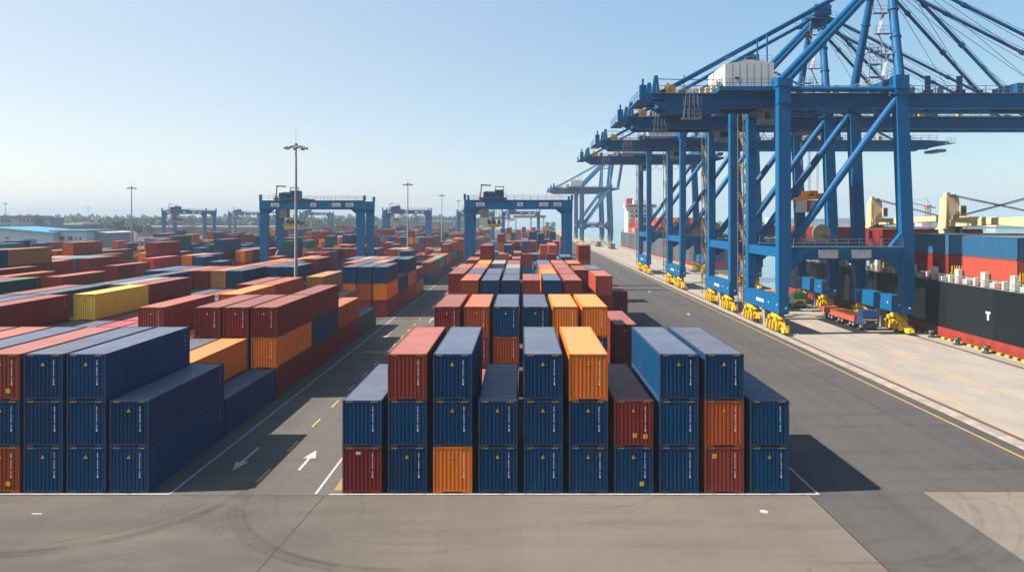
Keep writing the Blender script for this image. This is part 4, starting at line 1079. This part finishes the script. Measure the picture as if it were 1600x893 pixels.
building('warehouse','white warehouse with bright blue roof at the far left edge',gx(-110,430),gx(82,430),430,470,7.6,4.4,M['wall'],M['roofblue'],[(42.5,44.5,5.6,6.4)],[(37,47,3.4),(52.5,60,5.2)],'y')
building('warehouse','pale warehouse with dark windows joined right of the blue roofed one',gx(80,436),gx(135,436),436,466,9.3,.9,M['wall'],M['roofblue'],[(1,3.0,4.4,6.6),(4.0,7.6,4.4,6.6),(9.5,12.2,4.4,6.6),(13.6,14.4,4.6,6.2),(16,17,4.6,6.2)],(),'x')
building('shed','low grey open shed with curved roof right of the pale warehouse',gx(136,445),gx(168,445),445,475,8.0,1.2,M['wallgrey'],M['roofgrey'],(),[(1,5.5,6.5)],'y')
building('shed','small white roofed shed peeking above the pale warehouse roof',gx(102,520),gx(128,520),520,540,12.2,1.5,M['wallgrey'],M['white'],(),(),'x')
building('office_block','grey multi-storey office block behind the blue roofed warehouse',gx(-60,600),gx(52,600),600,625,18.2,.6,M['wallgrey'],M['wallgrey'],[(x,x+1.6,z,z+2.0) for z in (9.5,14.0) for x in (14,18,23,31,33.5,36,45,48,51,54)],(),'x',.2)
building('office_block','lower grey annexe joined to the right end of office block',gx(53,606),gx(78,606),606,625,16.6,.5,M['wallgrey'],M['wallgrey'],[(x,x+1.4,z,z+2.0) for z in (9.5,13.2) for x in (2,6)],(),'x',.2)
building('warehouse','long brown walled warehouse with pale roof before the woodland',gx(215,690),gx(282,690),690,720,8.2,1.4,M['brown'],M['roofgrey'],(),(),'x')
building('warehouse','long low brown warehouse behind the left straddling crane',gx(292,760),gx(470,760),760,790,7.6,1.2,M['brown'],M['roofgrey'],(),(),'x')
building('warehouse','hazy blue grey box warehouse behind the smaller yard crane',gx(655,820),gx(718,820),820,850,12.8,.8,M['wallgrey'],M['roofgrey'],(),(),'x')
building('warehouse','hazy low warehouse in the distance left of the smaller yard crane',gx(585,900),gx(640,900),900,930,13.5,.8,M['wallgrey'],M['roofblue'],(),(),'x')
# distant orange port cranes in the middle
def dock_crane(x, y, h, wd, label):
    e = empty('dock_crane', (x,y,0), label, 'crane', 'distant orange dock cranes')
    for sx in (0, wd): b = MB(); b.box(sx-.6,sx+.6,-.6,.6,0,h); b.box(sx-.6,sx+.6,7,8.2,0,h); b.build('leg', M['sheet'], e)
    b = MB(); b.box(-2,wd+2,-.8,8.4,h,h+2.6); b.build('girder', M['rust'], e)
    b = MB(); b.box(wd*.3,wd*.6,1,6,h+2.6,h+4.6); b.build('trolley', M['sheet'], e)
dock_crane(gx(773,780),780,15.5,14,'distant white legged orange crane left inside the centre crane span')
dock_crane(gx(806,790),790,17,16,'distant orange topped crane in the middle of the centre crane span')
dock_crane(gx(829,760),760,17,13,'distant orange topped crane at right inside the centre crane span')

# woodland and trees
def leaf_cloud(b, c, rx, ry, rz, n, s, r):
    for _ in range(n):
        while True:
            p = Vector((r.uniform(-1,1), r.uniform(-1,1), r.uniform(-1,1)))
            if .25 < p.length < 1: break
        q = Vector((c[0]+p.x*rx, c[1]+p.y*ry, c[2]+p.z*rz)); a = Vector((r.uniform(-1,1), r.uniform(-1,1), r.uniform(-1,1))).normalized()
        t_ = a.cross(Vector((.3,.5,.8))).normalized(); u = a.cross(t_); k = s*r.uniform(.6,1.3)
        b.face([q-t_*k-u*k*.7, q+t_*k-u*k*.5, q+t_*k*.8+u*k, q-t_*k*.7+u*k*.8])
tr = random.Random(11)
b = MB()
def wood(x0, x1, y, hmin, hmax, step, n, s):
    x = x0
    while x < x1:
        h = tr.uniform(hmin, hmax)
        for k in range(3): leaf_cloud(b, (x+tr.uniform(-5,5), y+tr.uniform(-12,12), h*(.35+.25*k)), tr.uniform(5,9)*(1-.15*k), 7, h*.32, n, s, tr)
        x += step*tr.uniform(.7,1.3)
wood(-720,-130,980,11,16.5,6,34,2.3); wood(-560,-60,1080,12,16,6,30,2.4); wood(-1100,-60,1600,15,20,12,26,4.5)
tag(b.build('woodland', M['leaf']), 'hazy green wood along the horizon behind the yard', None, None, 'stuff')
def tree(x, y, h, label):
    e = empty('tree', (x,y,0), label, 'tree'); b = MB(); b.tube((0,0,0),(0,0,h*.55),.35,8,.16)
    for k in range(5): a = k*1.3; b.tube((0,0,h*(.3+.06*k)),(math.cos(a)*h*.22,math.sin(a)*h*.22,h*(.55+.05*k)),.14,6,.05)
    b.build('trunk', M['bark'], e); b = MB()
    for k in range(9): a = k*2.4; leaf_cloud(b, (math.cos(a)*h*.22*tr.uniform(.3,1.2), math.sin(a)*h*.22, h*tr.uniform(.42,.86)), h*.17, h*.17, h*.13, 60, h*.035, tr)
    b.build('crown', M['leaf'], e)
for p_, y, h, l in ((181,560,15.5,'broad green tree standing right of the curved roof shed'),(197,540,13,'bushy green tree left of the far lamp mast base'),(214,600,14,'green tree just right of the far left lamp mast'),(232,640,12,'smaller green tree before the long brown warehouse'),(160,640,13.5,'hazy green tree behind the pale warehouse roof'),(146,560,10.5,'low green tree behind the grey shed roof'),(861,700,14,'lone dark tree beside the far end of the road'),(851,760,9.5,'small dark tree left of the lone tree by road')):
    tree(gx(p_,y), y, h, l)
b = MB(); 
for k in range(60): leaf_cloud(b, (gx(170,470)+tr.uniform(-2,30), 470+tr.uniform(0,60), .8), 3, 3, 1.0, 14, .7, tr)
tag(b.build('shrubs', M['leaf']), 'low green scrub around the sheds beyond the yard', None, None, 'stuff')

# far shore across the water
sheet('far_shore', [[(330,1500),(2600,1350),(3200,2400),(360,2400)]], M['land'], -1.2)
fs = random.Random(5)
k = 0
for (p0, p1, y, h, lab, rf) in ((1205,1252,1520,14,'long white shed on the far shore left of the nearest crane',0),(1262,1300,1500,12,'pale blue roofed shed on far shore under the lifted container',1),(1306,1352,1540,14,'white hall on the far shore behind the nearest crane legs',0),(1378,1430,1500,11,'pale hall on the far shore between the two ship cranes',1),(1440,1474,1520,9,'low pale shed on the far shore left of the ship crane tower',0),(1508,1552,1480,10,'blue roofed hall on far shore right of the ship crane',1),(1556,1600,1450,16,'large pale hall on the far shore at the right edge',0)):
    building('shore_hall', lab, gx(p0,y), gx(p1,y), y, y+40, h, 3, M['sheet'], M['roofblue'] if rf else M['white'], (), (), 'x', 1.0)
b = MB()
x = 360
while x < 2400: leaf_cloud(b, (x, 1620+fs.uniform(-40,40), 3), 14, 12, fs.uniform(4,9), 14, 4, fs); x += 16
tag(b.build('shore_woods', M['leaf']), 'hazy dark belt of trees along the far shore', None, None, 'stuff')
e = empty('harbour_crane', (gx(1450,900),900,-2), 'hazy red lattice harbour crane across the water between the ship cranes', 'crane')
b = MB()
for sx in (-3,3):
    for yy in (-3,3): b.beam((sx,yy,0),(sx*.6,yy*.6,30),.7,.7)
for zz in (4,9,14,19,24): b.beam((-3+zz*.04,-3,zz),(3-zz*.04,-3,zz+5),.4,.4); b.beam((-3,3,zz),(3,-3,zz+4),.35,.35)
b.build('tower', M['rust'], e)
b = MB(); b.box(-3,3,-3,3,30,34); b.build('cab', M['rust'], e)
b = MB(); b.beam((0,0,32),(-24,0,38),1.0,1.0); b.beam((3,0,34),(-2,0,42),.5,.5); b.beam((-2,0,42),(-22,0,38),.3,.3); b.beam((0,0,32),(9,0,31),1.4,1.4); b.build('jib', M['rust'], e)
